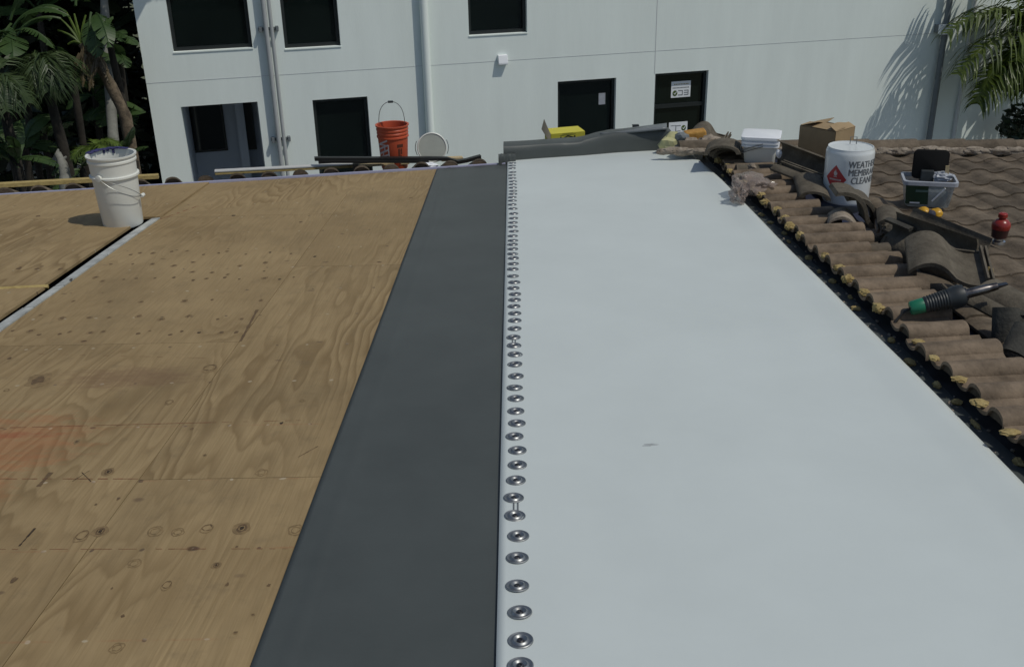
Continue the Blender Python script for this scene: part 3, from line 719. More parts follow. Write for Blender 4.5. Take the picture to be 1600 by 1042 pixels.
# ridge caps with a bed of mortar
mb = MB(); mo = MB(); k = 0; t = 0.0
RD = (RRt-RL); RLn = RD.length; RD.normalize()
while t < RLn+1.5:
    P0 = RL+RD*t; P1 = RL+RD*(t+.40); vs = []
    for P, rr in ((P0, .075), (P1, .090)):
        for a in range(9): an = math.pi*a/8; vs.append(P+Vector((0, math.cos(an)*rr*1.1, math.sin(an)*rr*.85+.028)))
    fs = [(a, a+1, 10+a, 9+a) for a in range(8)]+[tuple(range(9)), tuple(reversed(range(9, 18)))]
    mb.add(vs, fs, tone(.85, 1.25, .02)); t += .36; k += 1
mb.build('ridge_tiles', 'tile', HS, smooth=True)
t = -.1
while t < RLn+1.5:
    P = RL+RD*t; mo.lump(P+Vector((0, -.088, .028+rnd.uniform(-.004, .010))), (.085, .030, rnd.uniform(.024, .034)), int(t*100), 3, .45); t += rnd.uniform(.045, .075)
mo.build('mortar_bed', 'mortar', HS, smooth=True)

# ================================================================== MEMBRANES
gs = MB()
xg0, xg1, yg0, yg1 = -.625, .35, -.6, 8.12
def gfn(a, b):
    x = xg0+(xg1-xg0)*a; ymax = EB.y+(x-EB.x)*(ED.y/ED.x)-.02; y = yg0+(ymax-yg0)*b
    return dz(x, y, .0095+.0025*mnoise.noise(Vector((x*2.5, y*1.1, 1)))+.0030*math.exp(-((x-(-.545+.012*y*.2))/.008)**2))
gs.grid(gfn, 60, 90)
o = gs.build('grey_membrane', 'grey_sheet', None, origin=dz(0, 4), smooth=True, solid=.003)
tag(o, 'dark grey roofing membrane strip running beside the bare plywood', 'membrane')
wsb = MB(); tgl = MB()
far_ctrl = [(0.0, (793, 253)), (.35, (880, 247)), (.7, (965, 241)), (.86, (1027, 236.5)), (.90, (1038, 241)), (.95, (1056, 238)), (1.0, (1074, 237))]
def farY(a):
    for (t0, p0), (t1, p1) in zip(far_ctrl, far_ctrl[1:]):
        if t0 <= a <= t1:
            q = (a-t0)/(t1-t0); return deck(p0[0]+(p1[0]-p0[0])*q, p0[1]+(p1[1]-p0[1])*q)
    return deck(1074, 237)
def wfn(a, b):
    Pf = farY(a); y = -.6+(Pf.y+.6)*b
    xr = 1.497-.004*math.sin(y*1.4)-.03*max(0, (y-7.2))
    xl = -.064
    w = 1-max(0, (b-.93)/.07)
    x = (xl+(xr-xl)*a)*w+Pf.x*(1-w) if b > .93 else xl+(xr-xl)*a
    h = .0180+.0040*mnoise.noise(Vector((x*1.6, y*.9, 4)))+.0018*mnoise.noise(Vector((x*5, y*1.5, 9)))
    h -= .012*max(0, (a-.93)/.07)**2*0
    h += .003+.010*max(0, (a-.90)/.10)*(1-max(0, (a-.97)/.03)*.8)
    if b > .96: h += .02*(b-.96)/.04*max(0, (a-.85)/.15)
    return dz(x, y, h)
wsb.grid(wfn, 70, 150)
WS = wsb.build('white_membrane', 'white_sheet', None, origin=dz(.7, 4), smooth=True, solid=.003)
tag(WS, 'wide white roofing membrane sheet fastened along its left edge', 'membrane')
# seam plates
pys = [230+z/2.541 for z in (67, 77, 88, 103, 115, 127, 140, 152, 165, 178, 190, 203, 216, 232, 248, 268, 286, 303, 320, 338, 357, 375, 391, 409, 428, 446, 467, 489, 516, 541, 564, 588, 611, 637, 665, 694, 726, 761, 794, 829, 868, 915, 960, 1003)]
pys += [640+z/2.591 for z in (12, 61, 115, 172, 231, 293, 363, 436, 518, 606, 719, 826, 940, 1042)]+[1100]
pl = MB()
prof = [(.0308, 0), (.0304, .0018), (.0285, .0030), (.0262, .0022), (.0235, .0008), (.0212, .0012), (.0188, .0046), (.0160, .0058), (.0135, .0046), (.0110, .0022), (.0085, .0006)]
pl.lathe(prof, 28)
plate0 = None
sc = MB(); sc.lathe([(.0085, .0006), (.0076, .0034), (.0058, .0044), (.0040, .0042), (.0030, .0010)], 14)
slope_rot = Matrix.Rotation(-math.atan(SL), 4, 'X')
base_h = lambda x, y: .0217+.0040*mnoise.noise(Vector((x*1.6, y*.9, 4)))+.0018*mnoise.noise(Vector((x*5, y*1.5, 9)))
for i, py in enumerate(reversed(pys)):
    P = deck(804+(py-500)*.0135, py, .016); x = P.x+rnd.uniform(-.006, .004); y = P.y
    if abs(py-779.9) < 1 or abs(py-529.5) < 1: x -= .008
    loc = dz(x, y, base_h(x, y))
    if plate0 is None:
        plate0 = pl.build('seam_plate', 'plate', None, smooth=True); screw0 = sc.build('screw', 'steel_dark', plate0, smooth=True); p, q = plate0, screw0
    else:
        p = plate0.copy(); q = screw0.copy(); col.objects.link(p); col.objects.link(q)
    p.parent = WS; q.parent = p; q.location = (0, 0, 0)
    p.matrix_local = Matrix.Translation(loc-Vector(WS['_o'])) @ slope_rot @ Matrix.Rotation(rnd.uniform(0, 6), 4, 'Z') @ Matrix.Rotation(R(rnd.uniform(-5, 5)), 4, 'X')
pm = MB()
for pa_, pb_ in ((786, 801), (532, 540)):
    for k in range(9):
        for sx_ in (-.006, .006):
            P = deck(806 if pa_ > 700 else 803, pa_+(pb_-pa_)*k/8, .016); q = dz(P.x+sx_, P.y, base_h(P.x, P.y)+.0008)
            pm.box(q, (.0045, .004, .001))
pm.build('printed_mark', 'ink_soft', WS)
sm = MB()
for (px, py, L, wd) in ((1018, 697, .050, .006), (1010, 699, .024, .004)):
    P = deck(px, py, .016); sm.lump(dz(P.x, P.y, base_h(P.x, P.y)+.0), (L/2, wd, .0012), px, 2, .5)
sm.build('scuff_mark', 'scuff', WS)

# ------------------------------------------------------------------ folded grey membrane at the far end
def roll(name, ctrl, depth, m, label, n=36, sec=11, lift=0, wob=.006):
    mb = MB(); vs = []
    for i in range(n+1):
        a = i/n*(len(ctrl)-1); k = min(int(a), len(ctrl)-2); q = a-k
        bx, by, ty = (ctrl[k][z]+(ctrl[k+1][z]-ctrl[k][z])*q for z in range(3))
        B = deck(bx, by, lift); hh = height_to(B, ty)
        PR = ((0, 0), (.0, .30), (.005, .62), (.02, .84), (.06, .96), (.14, 1.0), (.4, 1.01), (.7, .98), (.9, .9), (.98, .7), (1, .4), (1, 0))
        for j, (fy, fz) in enumerate(PR):
            yy = depth*fy; zz = hh*fz
            vs.append(B+Vector((0, yy, zz-SL*yy*.5))+Vector((0, wob*mnoise.noise(Vector((i*.25, j*.5, 3))), wob*mnoise.noise(Vector((i*.2, j*.4, 8))))))
    S_ = sec+1
    fs = [(i*S_+j, i*S_+j+1, (i+1)*S_+j+1, (i+1)*S_+j) for i in range(n) for j in range(sec)]+[tuple(range(S_)), tuple(reversed(range(n*S_, (n+1)*S_)))]
    mb.add(vs, fs); o = mb.build(name, m, None, origin=deck(ctrl[0][0], ctrl[0][1]), smooth=True)
    return tag(o, label, 'membrane roll')
roll('membrane_roll', [(787, 256, 229), (845, 251, 226), (905, 247, 222), (930, 245, 215), (955, 243, 209), (1000, 240, 206), (1028, 239, 204), (1048, 240, 206)], .30, 'grey_sheet', 'folded roll of dark grey membrane lying behind the white sheet')
roll('membrane_roll', [(779, 259, 243), (790, 257.5, 242.5), (806, 256, 241)], .1, 'grey_sheet', 'thin lower fold of grey membrane poking out left under the folded roll')
mb = MB()
def flap(a, b):
    p = at_y(938+a*104, 212-a*9-b*(3+4*a), 8.50+b*.34); return p
mb.grid(flap, 14, 4); o = mb.build('membrane_offcut', 'offcut', None, origin=at_y(990, 205, 8.6), smooth=True, solid=.02)
tag(o, 'loose grey membrane offcut lying on top of the folded roll', 'membrane')

# ================================================================== THINGS ON THE LEFT EAVE
def bucket(name, label, base, h, r0, r1, m, rings, tilt=None, cat='bucket', handle='side', hang_az=0):
    T = thing(name, label, cat, base)
    th = .006
    prof = [(r0*.97, 0), (r0, .006)]
    for t, ex in rings: 
        r = r0+(r1-r0)*t; prof += [(r, h*t-.004), (r+ex, h*t), (r+ex, h*t+.012), (r+.001, h*t+.016)]
    prof += [(r1, h-.014), (r1+.008, h-.012), (r1+.009, h-.001), (r1+.002, h), (r1-th, h-.003), (r0-th, .01)]
    mb = MB(); mb.lathe(prof, 56); b = mb.build('body', m, T, origin=(0, 0, 0), smooth=True)
    return T, b
# white bucket on the plywood
PB = deck(193, 350, .004); hb = height_to(PB, 240)
T, b = bucket('plastic_bucket', 'tall white plastic bucket standing on the plywood beside the gap', PB, hb, .122, .143, 'plastic_white', [(.70, .013), (.905, .006)])
mb = MB(); cdir = math.atan2(-PB.y, -PB.x)
def bpt(az, r, z): return Vector((r*math.cos(cdir+az), r*math.sin(cdir+az), z))
ear = MB()
for az in (R(-38), R(142)):
    ear.lathe([(.0, -.004), (.02, -.004), (.02, .012), (.0, .014)], 16, Matrix.Translation(bpt(az, .15, hb*.735)) @ Matrix.Rotation(cdir+az, 4, 'Z') @ Matrix.Rotation(R(90), 4, 'Y'), False, False)
ear.build('handle_ear', 'plastic_white', b, origin=(0, 0, 0), smooth=True)
pts = []
for k in range(15):
    q = k/14; az = R(-38)+q*R(96); sag = math.sin(math.pi*min(1, q*1.0))
    pts.append(bpt(az, .158+.012*sag, hb*.735-.028*0-hb*.31*math.sin(q*math.pi/2)**1.1))
mb.tube(pts, .0022, 6)
pts2 = [bpt(R(-38)+q/14*R(96), .155+.004*math.sin(math.pi*q/14), hb*.735-hb*.31*(q/14)**1.0*.98-.018*math.sin(math.pi*q/14)*-1) for q in range(15)]
mb.tube(pts2, .0018, 6)
hd = mb.build('handle', 'wire', T, origin=(0, 0, 0), smooth=True)
mb = MB(); mb.lathe([(.010, 0), (.012, .004), (.012, .03), (.009, .034)], 12, axis_matrix(pts[-1]-Vector((0, 0, .005)), pts[-1]+(pts[-1]-pts[-3]))); mb.build('grip', 'plastic_white', hd, origin=(0, 0, 0), smooth=True)
# blue rag hung over the rim
mb = MB()
for k, (az, w_, dp) in enumerate(((R(-14), .012, .02), (R(-4), .02, .028), (R(10), .03, .022), (R(23), .02, .012))):
    for j in range(3):
        mb.lump(bpt(math.pi+az*2.0+j*.14, .140, hb+.001+.003*(j % 2)), (.026, .014, .006), k*3+j, 2, .5)
for az, dp in ((R(172), .035), (R(186), .02), (R(196), .028)):
    mb.box(bpt(az, .134, hb-dp/2+.006), (.012, .012, dp))
for j in range(7): mb.lump(bpt(math.pi-.75+j*.16, .139, hb+.001), (.018, .016, .004), j+40, 2, .5)
o = mb.build('rag', 'blue_cloth', None, origin=(0, 0, 0)); o.location = PB; tag(o, 'scrap of dark blue cloth draped over the white bucket rim', 'cloth')

# lumber on the eave tiles
def plank(name, p0, p1, Y0, Y1, hgt, dep, m, label, cat='board', m2=None):
    A, B = at_y(*p0, Y0), at_y(*p1, Y1)
    mb = MB(); o_ = EN*dep; z_ = Vector((0, 0, hgt))
    mb.hexa([A, B, B+o_, A+o_], [A+z_, B+z_, B+z_+o_, A+z_+o_]); T = mb.build(name, m, None, origin=A, bevel=.003); tag(T, label, cat)
    if m2:
        k = MB(); z2 = z_+Vector((0, 0, .002)); z3 = z2+Vector((0, 0, .009)); k.hexa([A+z2-EN*.004, B+z2-EN*.004, B+z2+o_, A+z2+o_], [A+z3-EN*.004, B+z3-EN*.004, B+z3+o_, A+z3+o_]); k.build('top_face', m2, T, origin=A)
    return T
plank('timber', (-30, 296), (248, 280), 7.40, 7.92, .034, .05, 'lumber', 'long ochre timber lying on the eave tiles behind the white bucket')
plank('board', (336, 274), (552, 262.5), 8.02, 8.42, .022, .06, 'lumber', 'white faced board lying on the tiles left of the orange bucket', m2='board_white')
plank('timber', (690, 253), (724, 251.5), 8.62, 8.66, .03, .06, 'pale_wood', 'short pale wood offcut lying right of the fallen bucket')
plank('timber', (560, 262), (640, 257), 8.40, 8.55, .02, .04, 'pale_wood', 'thin pale lath lying under the black metal rail')
# black metal rail
mb = MB(); pts = [(492, 252, 8.28), (600, 252, 8.4), (670, 251.5, 8.42), (700, 252, 8.42), (716, 257, 8.40), (730, 254.5, 8.42), (752, 248.5, 8.45)]
W_ = [at_y(*p) for p in pts]
for a, b in zip(W_, W_[1:]):
    z_ = Vector((0, 0, .028)); o_ = EN*.05; mb.hexa([a, b, b+o_, a+o_], [a+z_, b+z_, b+z_+o_, a+z_+o_])
A = W_[0]; mb.hexa([A+ED*.03-EN*.002, W_[2]-EN*.002, W_[2]+EN*.01, A+ED*.03+EN*.01], [A+ED*.03+Vector((0, 0, -.02))-EN*.002, W_[2]+Vector((0, 0, -.02))-EN*.002, W_[2]+Vector((0, 0, -.02))+EN*.01, A+ED*.03+Vector((0, 0, -.02))+EN*.01])
T = mb.build('rail', 'black', None, origin=A); tag(T, 'long black metal rail lying on the eave tiles before the orange bucket', 'rail')
mb = MB(); P = at_y(556, 258, 8.34); mb.box(P-Vector((0, 0, .03)), (.05, .05, .085)); mb.build('foot', 'black', T, origin=A)
# orange bucket
PO = at_y(617, 262, 8.62); ho = height_to(PO, 194)
T, b = bucket('plastic_bucket', 'orange plastic bucket with its wire handle up behind the black rail', PO, ho, .112, .134, 'orange', [(.72, .008), (.80, .005), (.88, .005)])
cdir = math.atan2(-PO.y, -PO.x)
mb = MB(); pts = []
for k in range(17):
    q = math.pi*k/16; pts.append(bpt(R(-90), .11*math.cos(q), ho*.84+.245*math.sin(q)**.55)+bpt(0, -.02, 0))
mb.tube(pts, .0028, 6); hd = mb.build('handle', 'wire', T, origin=(0, 0, 0), smooth=True)
mb = MB(); mb.tube([pts[7]+Vector((0, 0, .001)), pts[9]+Vector((0, 0, .001))], .010, 8); mb.build('grip', 'black_soft', hd, origin=(0, 0, 0))
def onb(az, z, e=.0012): t = z/ho; r = .112+(.134-.112)*t+e; return bpt(az, r, z)
def patch(mb, az0, az1, z0, z1, e=.0012, n=5):
    mb.grid(lambda a, b_: onb(az0+(az1-az0)*a, z0+(z1-z0)*b_, e), n, 2)
mb = MB(); z0, z1 = ho*.16, ho*.60; a0, a1 = R(-74), R(-18); tw = R(4.5)
for q in ((a0, a0+tw, z0, z1), (a1-tw, a1, z0, z1), (a0, a1, z0, z0+.01), (a0, a1, z1-.01, z1)): patch(mb, *q)
for k in range(4):
    zc = z0+.03+k*.04
    mb.grid(lambda a, b_: onb(a0+tw+(a1-a0-2*tw)*a, zc+.045*a+.015*b_), 5, 1)
    if k < 3: mb.grid(lambda a, b_: onb(a0+tw+(a1-a0-2*tw)*(.25+.2*k)+R(5)*b_, zc-.01+.05*a), 3, 1)
mb.build('printed_square', 'print_white', b, origin=(0, 0, 0))
mb = MB(); patch(mb, R(14), R(40), ho*.525, ho*.60)
for k in range(6): patch(mb, R(19)+R(3)*(k % 2), R(28)+R(5)*((k+1) % 2), ho*(.33+.03*k), ho*(.345+.03*k))
patch(mb, R(18), R(24), ho*.35, ho*.5, .0015); patch(mb, R(30), R(35), ho*.37, ho*.5, .0015)
for k in range(5): patch(mb, R(18), R(35), ho*(.10+.04*k), ho*(.118+.04*k))
mb.build('printed_label', 'brown_ink', b, origin=(0, 0, 0))
# white bucket lying on its side, open end towards us
PS = at_y(675, 231, 8.72); T = thing('plastic_bucket', 'white plastic bucket tipped on its side with its round end towards the roof', 'bucket', PS-Vector((0, 0, .12)))
face = (CAM-PS); face.z = face.z*.8; face = face.normalized(); face.x += .03; face.normalize()
Mx = axis_matrix(Vector((0, 0, .12))-face*.28, Vector((0, 0, .12)))
mb = MB(); mb.lathe([(.105, 0), (.107, .01), (.122, .26), (.130, .262), (.130, .28), (.122, .284), (.118, .28), (.117, .255)], 48, Mx, True, False); b = mb.build('body', 'plastic_white', T, origin=(0, 0, 0), smooth=True)
mb = MB(); mb.lathe([(.1174, .2785), (.02, .276)], 48, Mx, False, True); mb.build('lid', 'plastic_grey', T, origin=(0, 0, 0), smooth=True)  # flat disc across the mouth, greyer than the body
mb = MB()
for sx in (-1, 1):
    q = [Mx @ Vector((sx*(.130+.014*math.sin(math.pi*k/8)), -.06+.12*k/8, .25)) for k in range(9)]; mb.tube(q, .003, 5)
mb.build('handle', 'wire', T, origin=(0, 0, 0))
# crumpled plastic under the rail
mb = MB(); P = at_y(670, 259, 8.34); mb.lump(P, (.075, .04, .022), 3, 3, .7, 2.4); o = mb.build('plastic_scrap', 'lamp_white', None, origin=P); tag(o, 'crumpled white plastic scrap lying under the black rail', 'scrap')
# yellow carton behind the roll
A, B = at_y(861, 222, 9.05), at_y(914, 216, 9.05); up = Vector((0, 0, .125))
T = thing('carton', 'open yellow printed carton with raised flap behind the grey roll', 'carton', A-Vector((0, 0, .15)))
dn_ = Vector((0, 0, .16)); bk = EN*.22
mb = MB(); A2, B2 = A-dn_, B-dn_; t1, t2 = height_to(A, 209.5), height_to(B, 205)
mb.hexa([A2, B2, B2+bk, A2+bk], [A+Vector((0, 0, t1)), B+Vector((0, 0, t2)), B+bk+Vector((0, 0, t2)), A+bk+Vector((0, 0, t1))]); b = mb.build('body', 'yellow_card', T, bevel=.003)
mb = MB(); f0 = A+Vector((-.003, 0, -.01)); f1 = A+Vector((-.003, 0, t1)); g0 = at_y(846, 202, 9.0); g1 = at_y(850, 186, 9.0)
mb.grid(lambda a, b_: (f0*(1-a)+g0*a)*(1-b_)+(f1*(1-a)+g1*a)*b_+Vector((0, -.02*math.sin(a*3), 0)), 8, 3); mb.build('flap', 'card_back', T, solid=.005)
mb = MB(); n_ = Vector((0, -.0015, 0)); W0 = A+n_; dX = (B-A)
def cq(a0, a1, z0, z1): 
    z = lambda t: Vector((0, 0, t1*t)); mb.add([W0+dX*a0+z(z0), W0+dX*a1+z(z0), W0+dX*a1+z(z1), W0+dX*a0+z(z1)], [(0, 1, 2, 3)])
cq(.27, .72, .64, .69); cq(.33, .64, .80, .84); cq(.27, .31, .0, .5); cq(.68, .72, .0, .5)
mb.add([W0+dX*.30+Vector((0, 0, .2*t1)), W0+dX*.48+Vector((0, 0, .58*t1)), W0+dX*.52+Vector((0, 0, .58*t1)), W0+dX*.68+Vector((0, 0, .3*t1)), W0+dX*.63+Vector((0, 0, .22*t1)), W0+dX*.50+Vector((0, 0, .46*t1)), W0+dX*.36+Vector((0, 0, .14*t1))], [(0, 1, 2, 5, 6), (2, 3, 4, 5)])
cq(.36, .40, -.2, .16); cq(.44, .58, -.15, .3)
mb.build('printed_emblem', 'ink', b)
# small black item behind the roll
P = at_y(993, 201, 9.0); mb = MB(); mb.box(P, (.055, .04, .05)); mb.box(P+Vector((0, 0, .028)), (.06, .045, .012)); o = mb.build('cap', 'black_soft', None, origin=P, bevel=.004); tag(o, 'small black cap standing behind the folded grey roll', 'cap')

# ================================================================== THINGS ON THE RIGHT
def deckobj(px, py, h=0): return deck(px, py, h)
# crumpled yellow paper and orange foam block, mortar rubble
def lumpthing(name, P, size, seed, m, label, cat, sub=3, amp=.5, freq=1.8, smooth=False):
    mb = MB(); mb.lump(P, size, seed, sub, amp, freq); o = mb.build(name, m, None, origin=P-Vector((0, 0, size[2])), smooth=smooth); return tag(o, label, cat)
lumpthing('paper_wrap', deck(1046, 227, .09), (.085, .06, .095), 4, 'yellow_paper', 'crumpled pale yellow paper at the right end of the grey roll', 'paper', 2, .55, 2.2)
lumpthing('membrane_scrap', deck(1066, 214, .16), (.06, .04, .04), 8, 'pipe_grey', 'small grey membrane scrap beside the crumpled yellow paper', 'membrane', 2, .4)
mb = MB(); P = at_y(1086, 212, 8.55); mb.box(P, (.18, .12, .09), Matrix.Rotation(R(-7), 3, 'Y'))
o = mb.build('foam_block', 'orange_foam', None, origin=P, bevel=.015); tag(o, 'rough orange foam block beside the crumpled yellow paper', 'foam')
for k, (px, py, sx, sz) in enumerate(((1086, 227, .12, .05), (1108, 223, .10, .06), (1068, 231, .07, .03), (1122, 231, .07, .04))):
    lumpthing('mortar_rubble', deck(px, py, .10), (sx, .08, sz), 20+k, 'mortar', ['broad lump of grey mortar below the orange foam block', 'largest rounded lump of mortar left of the stacked curved tiles', 'small flat lump of mortar below the crumpled yellow paper', 'small brownish mortar lump nearest the stacked curved tiles'][k], 'rubble', 3, .6, smooth=True)
# loose tiles
def arch_tile(P, rot, L=.36, W=.20, r=.075, th=.016, label='', name='barrel_tile', m='loose_tile', group='loose roof tiles'):
    mb = MB(); vs = []; n = 12
    for y in (0, L):
        for rr in (r, r-th):
            for k in range(n+1): a = math.pi*k/n; vs.append(Vector((math.cos(a)*rr*W/(2*r), y-L/2, math.sin(a)*rr)))
    q = n+1; fs = []
    for k in range(n): fs += [(k, k+1, 2*q+k+1, 2*q+k), (q+k+1, q+k, 3*q+k, 3*q+k+1), (k, q+k, q+k+1, k+1), (2*q+k+1, 3*q+k+1, 3*q+k, 2*q+k)]
    fs += [(0, 2*q, 3*q, q), (n, q+n, 3*q+n, 2*q+n)]
    mb.add(vs, fs); o = mb.build(name, m, None, origin=(0, 0, 0), smooth=True); o.location = P; o.rotation_euler = [R(x) for x in rot]; return tag(o, label, 'roof tile', group)
def s_tile(P, rot, L=.42, W=.33, r=.06, th=.016, label='', m='loose_tile', lips=True, frac=1.0):
    mb = MB(); n = 18; k1 = max(4, int(n*frac)); vs = []
    def pr(t):
        if t < .52: return r*math.sin(math.pi*t/.52)**.8
        return -r*.55*math.sin(math.pi*(t-.52)/.48)**.9
    for y in (0, L):
        for e in (th/2, -th/2):
            for k in range(k1+1): t = k/n; vs.append(Vector((t*W-W*frac/2, y-L/2, pr(t)+e)))
    q = k1+1; fs = []
    for k in range(k1): fs += [(k, k+1, 2*q+k+1, 2*q+k), (q+k+1, q+k, 3*q+k, 3*q+k+1), (k, q+k, q+k+1, k+1), (2*q+k+1, 3*q+k+1, 3*q+k, 2*q+k)]
    fs += [(0, 2*q, 3*q, q), (k1, q+k1, 3*q+k1, 2*q+k1)]
    mb.add(vs, fs)
    if lips and frac > .9:
        for xx in (W/2-.012, W/2-.034): mb.box((xx, .0, .014), (.010, L*.98, .022))
        mb.box((W*.27, L/2-.015, -r*.4), (W*.38, .012, .03))
    o = mb.build('roof_tile', m, None, origin=(0, 0, 0), smooth=True); o.location = P; o.rotation_euler = [R(x) for x in rot]; return tag(o, label, 'roof tile', 'loose roof tiles')
# stack of curved tiles left of the square pail
arch_tile(deck(1138, 240, .10), (-2, 0, -8), W=.26, r=.07, label='bottom curved tile of the stack left of the square white pail')
arch_tile(deck(1136, 239, .13), (-3, 2, -10), W=.27, r=.075, label='middle curved tile of the stack left of the square white pail')
arch_tile(deck(1130, 236, .165), (-4, -4, -14), W=.27, r=.07, label='topmost curved tile of the stack left of the square white pail')
s_tile(at_y(1108, 213, 8.75), (0, 10, -20), label='tilted tile lying behind the orange foam block')
# square white pail
PQ = deck(1187, 250, .105); hq = height_to(PQ, 207)
T = thing('square_pail', 'small square white pail with lid on the cut tiles', 'pail', PQ)
def rrect(w, z, r=.03, n=4):
    out = []
    for (sx, sy, a0) in ((1, 1, 0), (-1, 1, 90), (-1, -1, 180), (1, -1, 270)):
        for k in range(n+1): a = R(a0+90*k/n); out.append(Vector((sx*(w/2-r)+r*math.cos(a), (sy*(w/2-r)+r*math.sin(a)), z)))
    return out
def rloft(secs, M3=None, cap=True):
    mb = MB(); n = len(secs[0]); vs = [(M3 @ v if M3 is not None else v) for s in secs for v in s]
    fs = [(i*n+k, i*n+(k+1) % n, (i+1)*n+(k+1) % n, (i+1)*n+k) for i in range(len(secs)-1) for k in range(n)]+[tuple(reversed(range(n)))]
    if cap: fs.append(tuple(range((len(secs)-1)*n, len(secs)*n)))
    mb.add(vs, fs); return mb
Rz = Matrix.Rotation(R(-16), 3, 'Z')
mb = rloft([rrect(.215, 0), rrect(.22, .005), rrect(.244, hq*.595)], Rz); b = mb.build('body', 'plastic_white', T, origin=(0, 0, 0), smooth=True)
mb = rloft([rrect(.252, hq*.60), rrect(.272, hq*.605), rrect(.272, hq*.65), rrect(.246, hq*.66), rrect(.246, hq*.71), rrect(.278, hq*.72), rrect(.278, hq*.79), rrect(.250, hq*.80), rrect(.250, hq*.85), rrect(.284, hq*.86), rrect(.284, hq*.95), rrect(.262, hq*.975)], Rz); mb.build('lid', 'lamp_white', T, origin=(0, 0, 0), smooth=True)
mb = MB()
for e in (0, .02):
    mb.tube([Rz @ Vector(p) for p in ((.02, -.14, hq*.64+e), (-.07, -.142, hq*.50+e), (-.135, -.13, hq*.36+e), (-.145, -.02, hq*.42+e))], .003, 6)
mb.build('handle', 'wire', T, origin=(0, 0, 0))
# cardboard box
PCb = farpt(1300, 262); hbx = height_to(PCb, 207)
T = thing('cardboard_box', 'brown cardboard box with open top flaps behind the white cleaner drum', 'box', PCb)
Rb = Matrix.Rotation(R(40), 3, 'Z')
w_, d_ = .25, .31
def bxp(x, y, z): return Rb @ Vector((x, y, z))
mb = MB(); 
for (a, b) in (((0, 0), (w_, 0)), ((0, 0), (0, d_)), ((w_, 0), (w_, d_)), ((0, d_), (w_, d_))):
    dx, dy = b[0]-a[0], b[1]-a[1]; L = math.hypot(dx, dy); nx, ny = -dy/L*.005, dx/L*.005
    if a == (0, 0) and b == (0, d_): nx = -nx
    mb.hexa([bxp(a[0], a[1], -.06), bxp(b[0], b[1], -.06), bxp(b[0]+nx, b[1]+ny, -.06), bxp(a[0]+nx, a[1]+ny, -.06)], [bxp(a[0], a[1], hbx), bxp(b[0], b[1], hbx), bxp(b[0]+nx, b[1]+ny, hbx), bxp(a[0]+nx, a[1]+ny, hbx)])
mb.build('body', 'cardboard', T, origin=(0, 0, 0))
for (fn) in (lambda a, b: bxp(w_*a, -.002-.0*b+b*.06, hbx+.005+b*.035+.01*math.sin(a*5)*b), lambda a, b: bxp(w_*a, d_-b*.12, hbx+.004+b*.03+.012*math.sin(a*6+1)*b), lambda a, b: bxp(.0+b*.12, d_*a, hbx+.008+b*.012+.008*math.sin(a*4)*b)):
    mb = MB(); mb.grid(fn, 8, 3); mb.build('flap', 'cardboard', T, origin=(0, 0, 0), solid=.004)
T_loc = T.location
# metal drum of cleaner
PP = farpt(1320, 312, .03); hp = height_to(PP, 228)
T = thing('metal_pail', 'white metal pail of cleaner with red hazard diamond standing on the tiles', 'pail', PP)
rp = .150
prof = [(rp*.92, 0), (rp*.94, .004), (rp*.95, .012), (rp*.965, .03), (rp, hp*.80), (rp*1.0, hp*.90), (rp*.975, hp*.945), (rp*.935, hp*.975), (rp*.935, hp*.998), (rp*.90, hp), (rp*.895, hp*.985), (rp*.2, hp*.98)]
mb = MB(); mb.lathe(prof, 64); b = mb.build('body', 'paint_can', T, origin=(0, 0, 0), smooth=True)
cdir = math.atan2(-PP.y, -PP.x)
def onp(s_, z, e=.001): # arc length s from the side facing us
    t = z/hp; r = rp*(.96+.04*min(1, t/.8))+e; return bpt(s_/rp, r, z)
tx = MB()
for body, zz, ss in (('WEATHERED', .70, -.002), ('MEMBRANE', .555, 0), ('CLEANER', .41, .022)):
    vv, ff = text_mesh(body, .066); tx.add([onp(ss+v.x*.70, hp*zz+v.y*.92) for v in vv], ff)
    tx.add([onp(ss+.003+v.x*.70, hp*zz+v.y*.92, .0012) for v in vv], ff)
vv, ff = text_mesh('I I I I', .03)
tx.build('lettering', 'ink_soft', b, origin=(0, 0, 0))
tx = MB(); tx.grid(lambda a, b_: onp(.065+.04*a, hp*(.115+.07*b_)), 3, 2); tx.build('small_label', 'ink_soft', b, origin=(0, 0, 0))
dm = MB(); dw, dh, dc = .074, .088, hp*.42
for k in range(10):
    a, b_ = -1+k*.2, -1+(k+1)*.2
    q = lambda s1, u: onp(-.078+dw*s1, dc+.02+dh*u*(1-abs(s1)), .001)
    dm.add([q(a, -1), q(b_, -1), q(b_, 1), q(a, 1)], [(0, 1, 2, 3)])
dmo = dm.build('hazard_diamond', 'red_print', b, origin=(0, 0, 0))
fl = MB(); q = lambda x, y: onp(-.078+x, dc+.02+y, .0022)
fl.add([q(-.006, .02), q(.008, .02), q(.014, .034), q(.009, .048), q(.007, .040), q(.001, .062), q(-.004, .046), q(-.009, .05), q(-.012, .034)], [tuple(range(9))])
fl.add([q(-.012, .012), q(.012, .012), q(.012, .016), q(-.012, .016)], [(0, 1, 2, 3)])
for k in range(11): x = -.04+k*.0075; fl.add([q(x, -.010), q(x+.005, -.010), q(x+.005, .000), q(x, .000)], [(0, 1, 2, 3)])
fl.build('flame_mark', 'print_white', dmo, origin=(0, 0, 0))
mb = MB(); mb.tube([bpt(R(-170), .05, hp), bpt(R(-170), .05, hp+.045), bpt(R(150), .06, hp+.045), bpt(R(150), .06, hp)], .003, 6); mb.build('handle', 'wire', T, origin=(0, 0, 0))
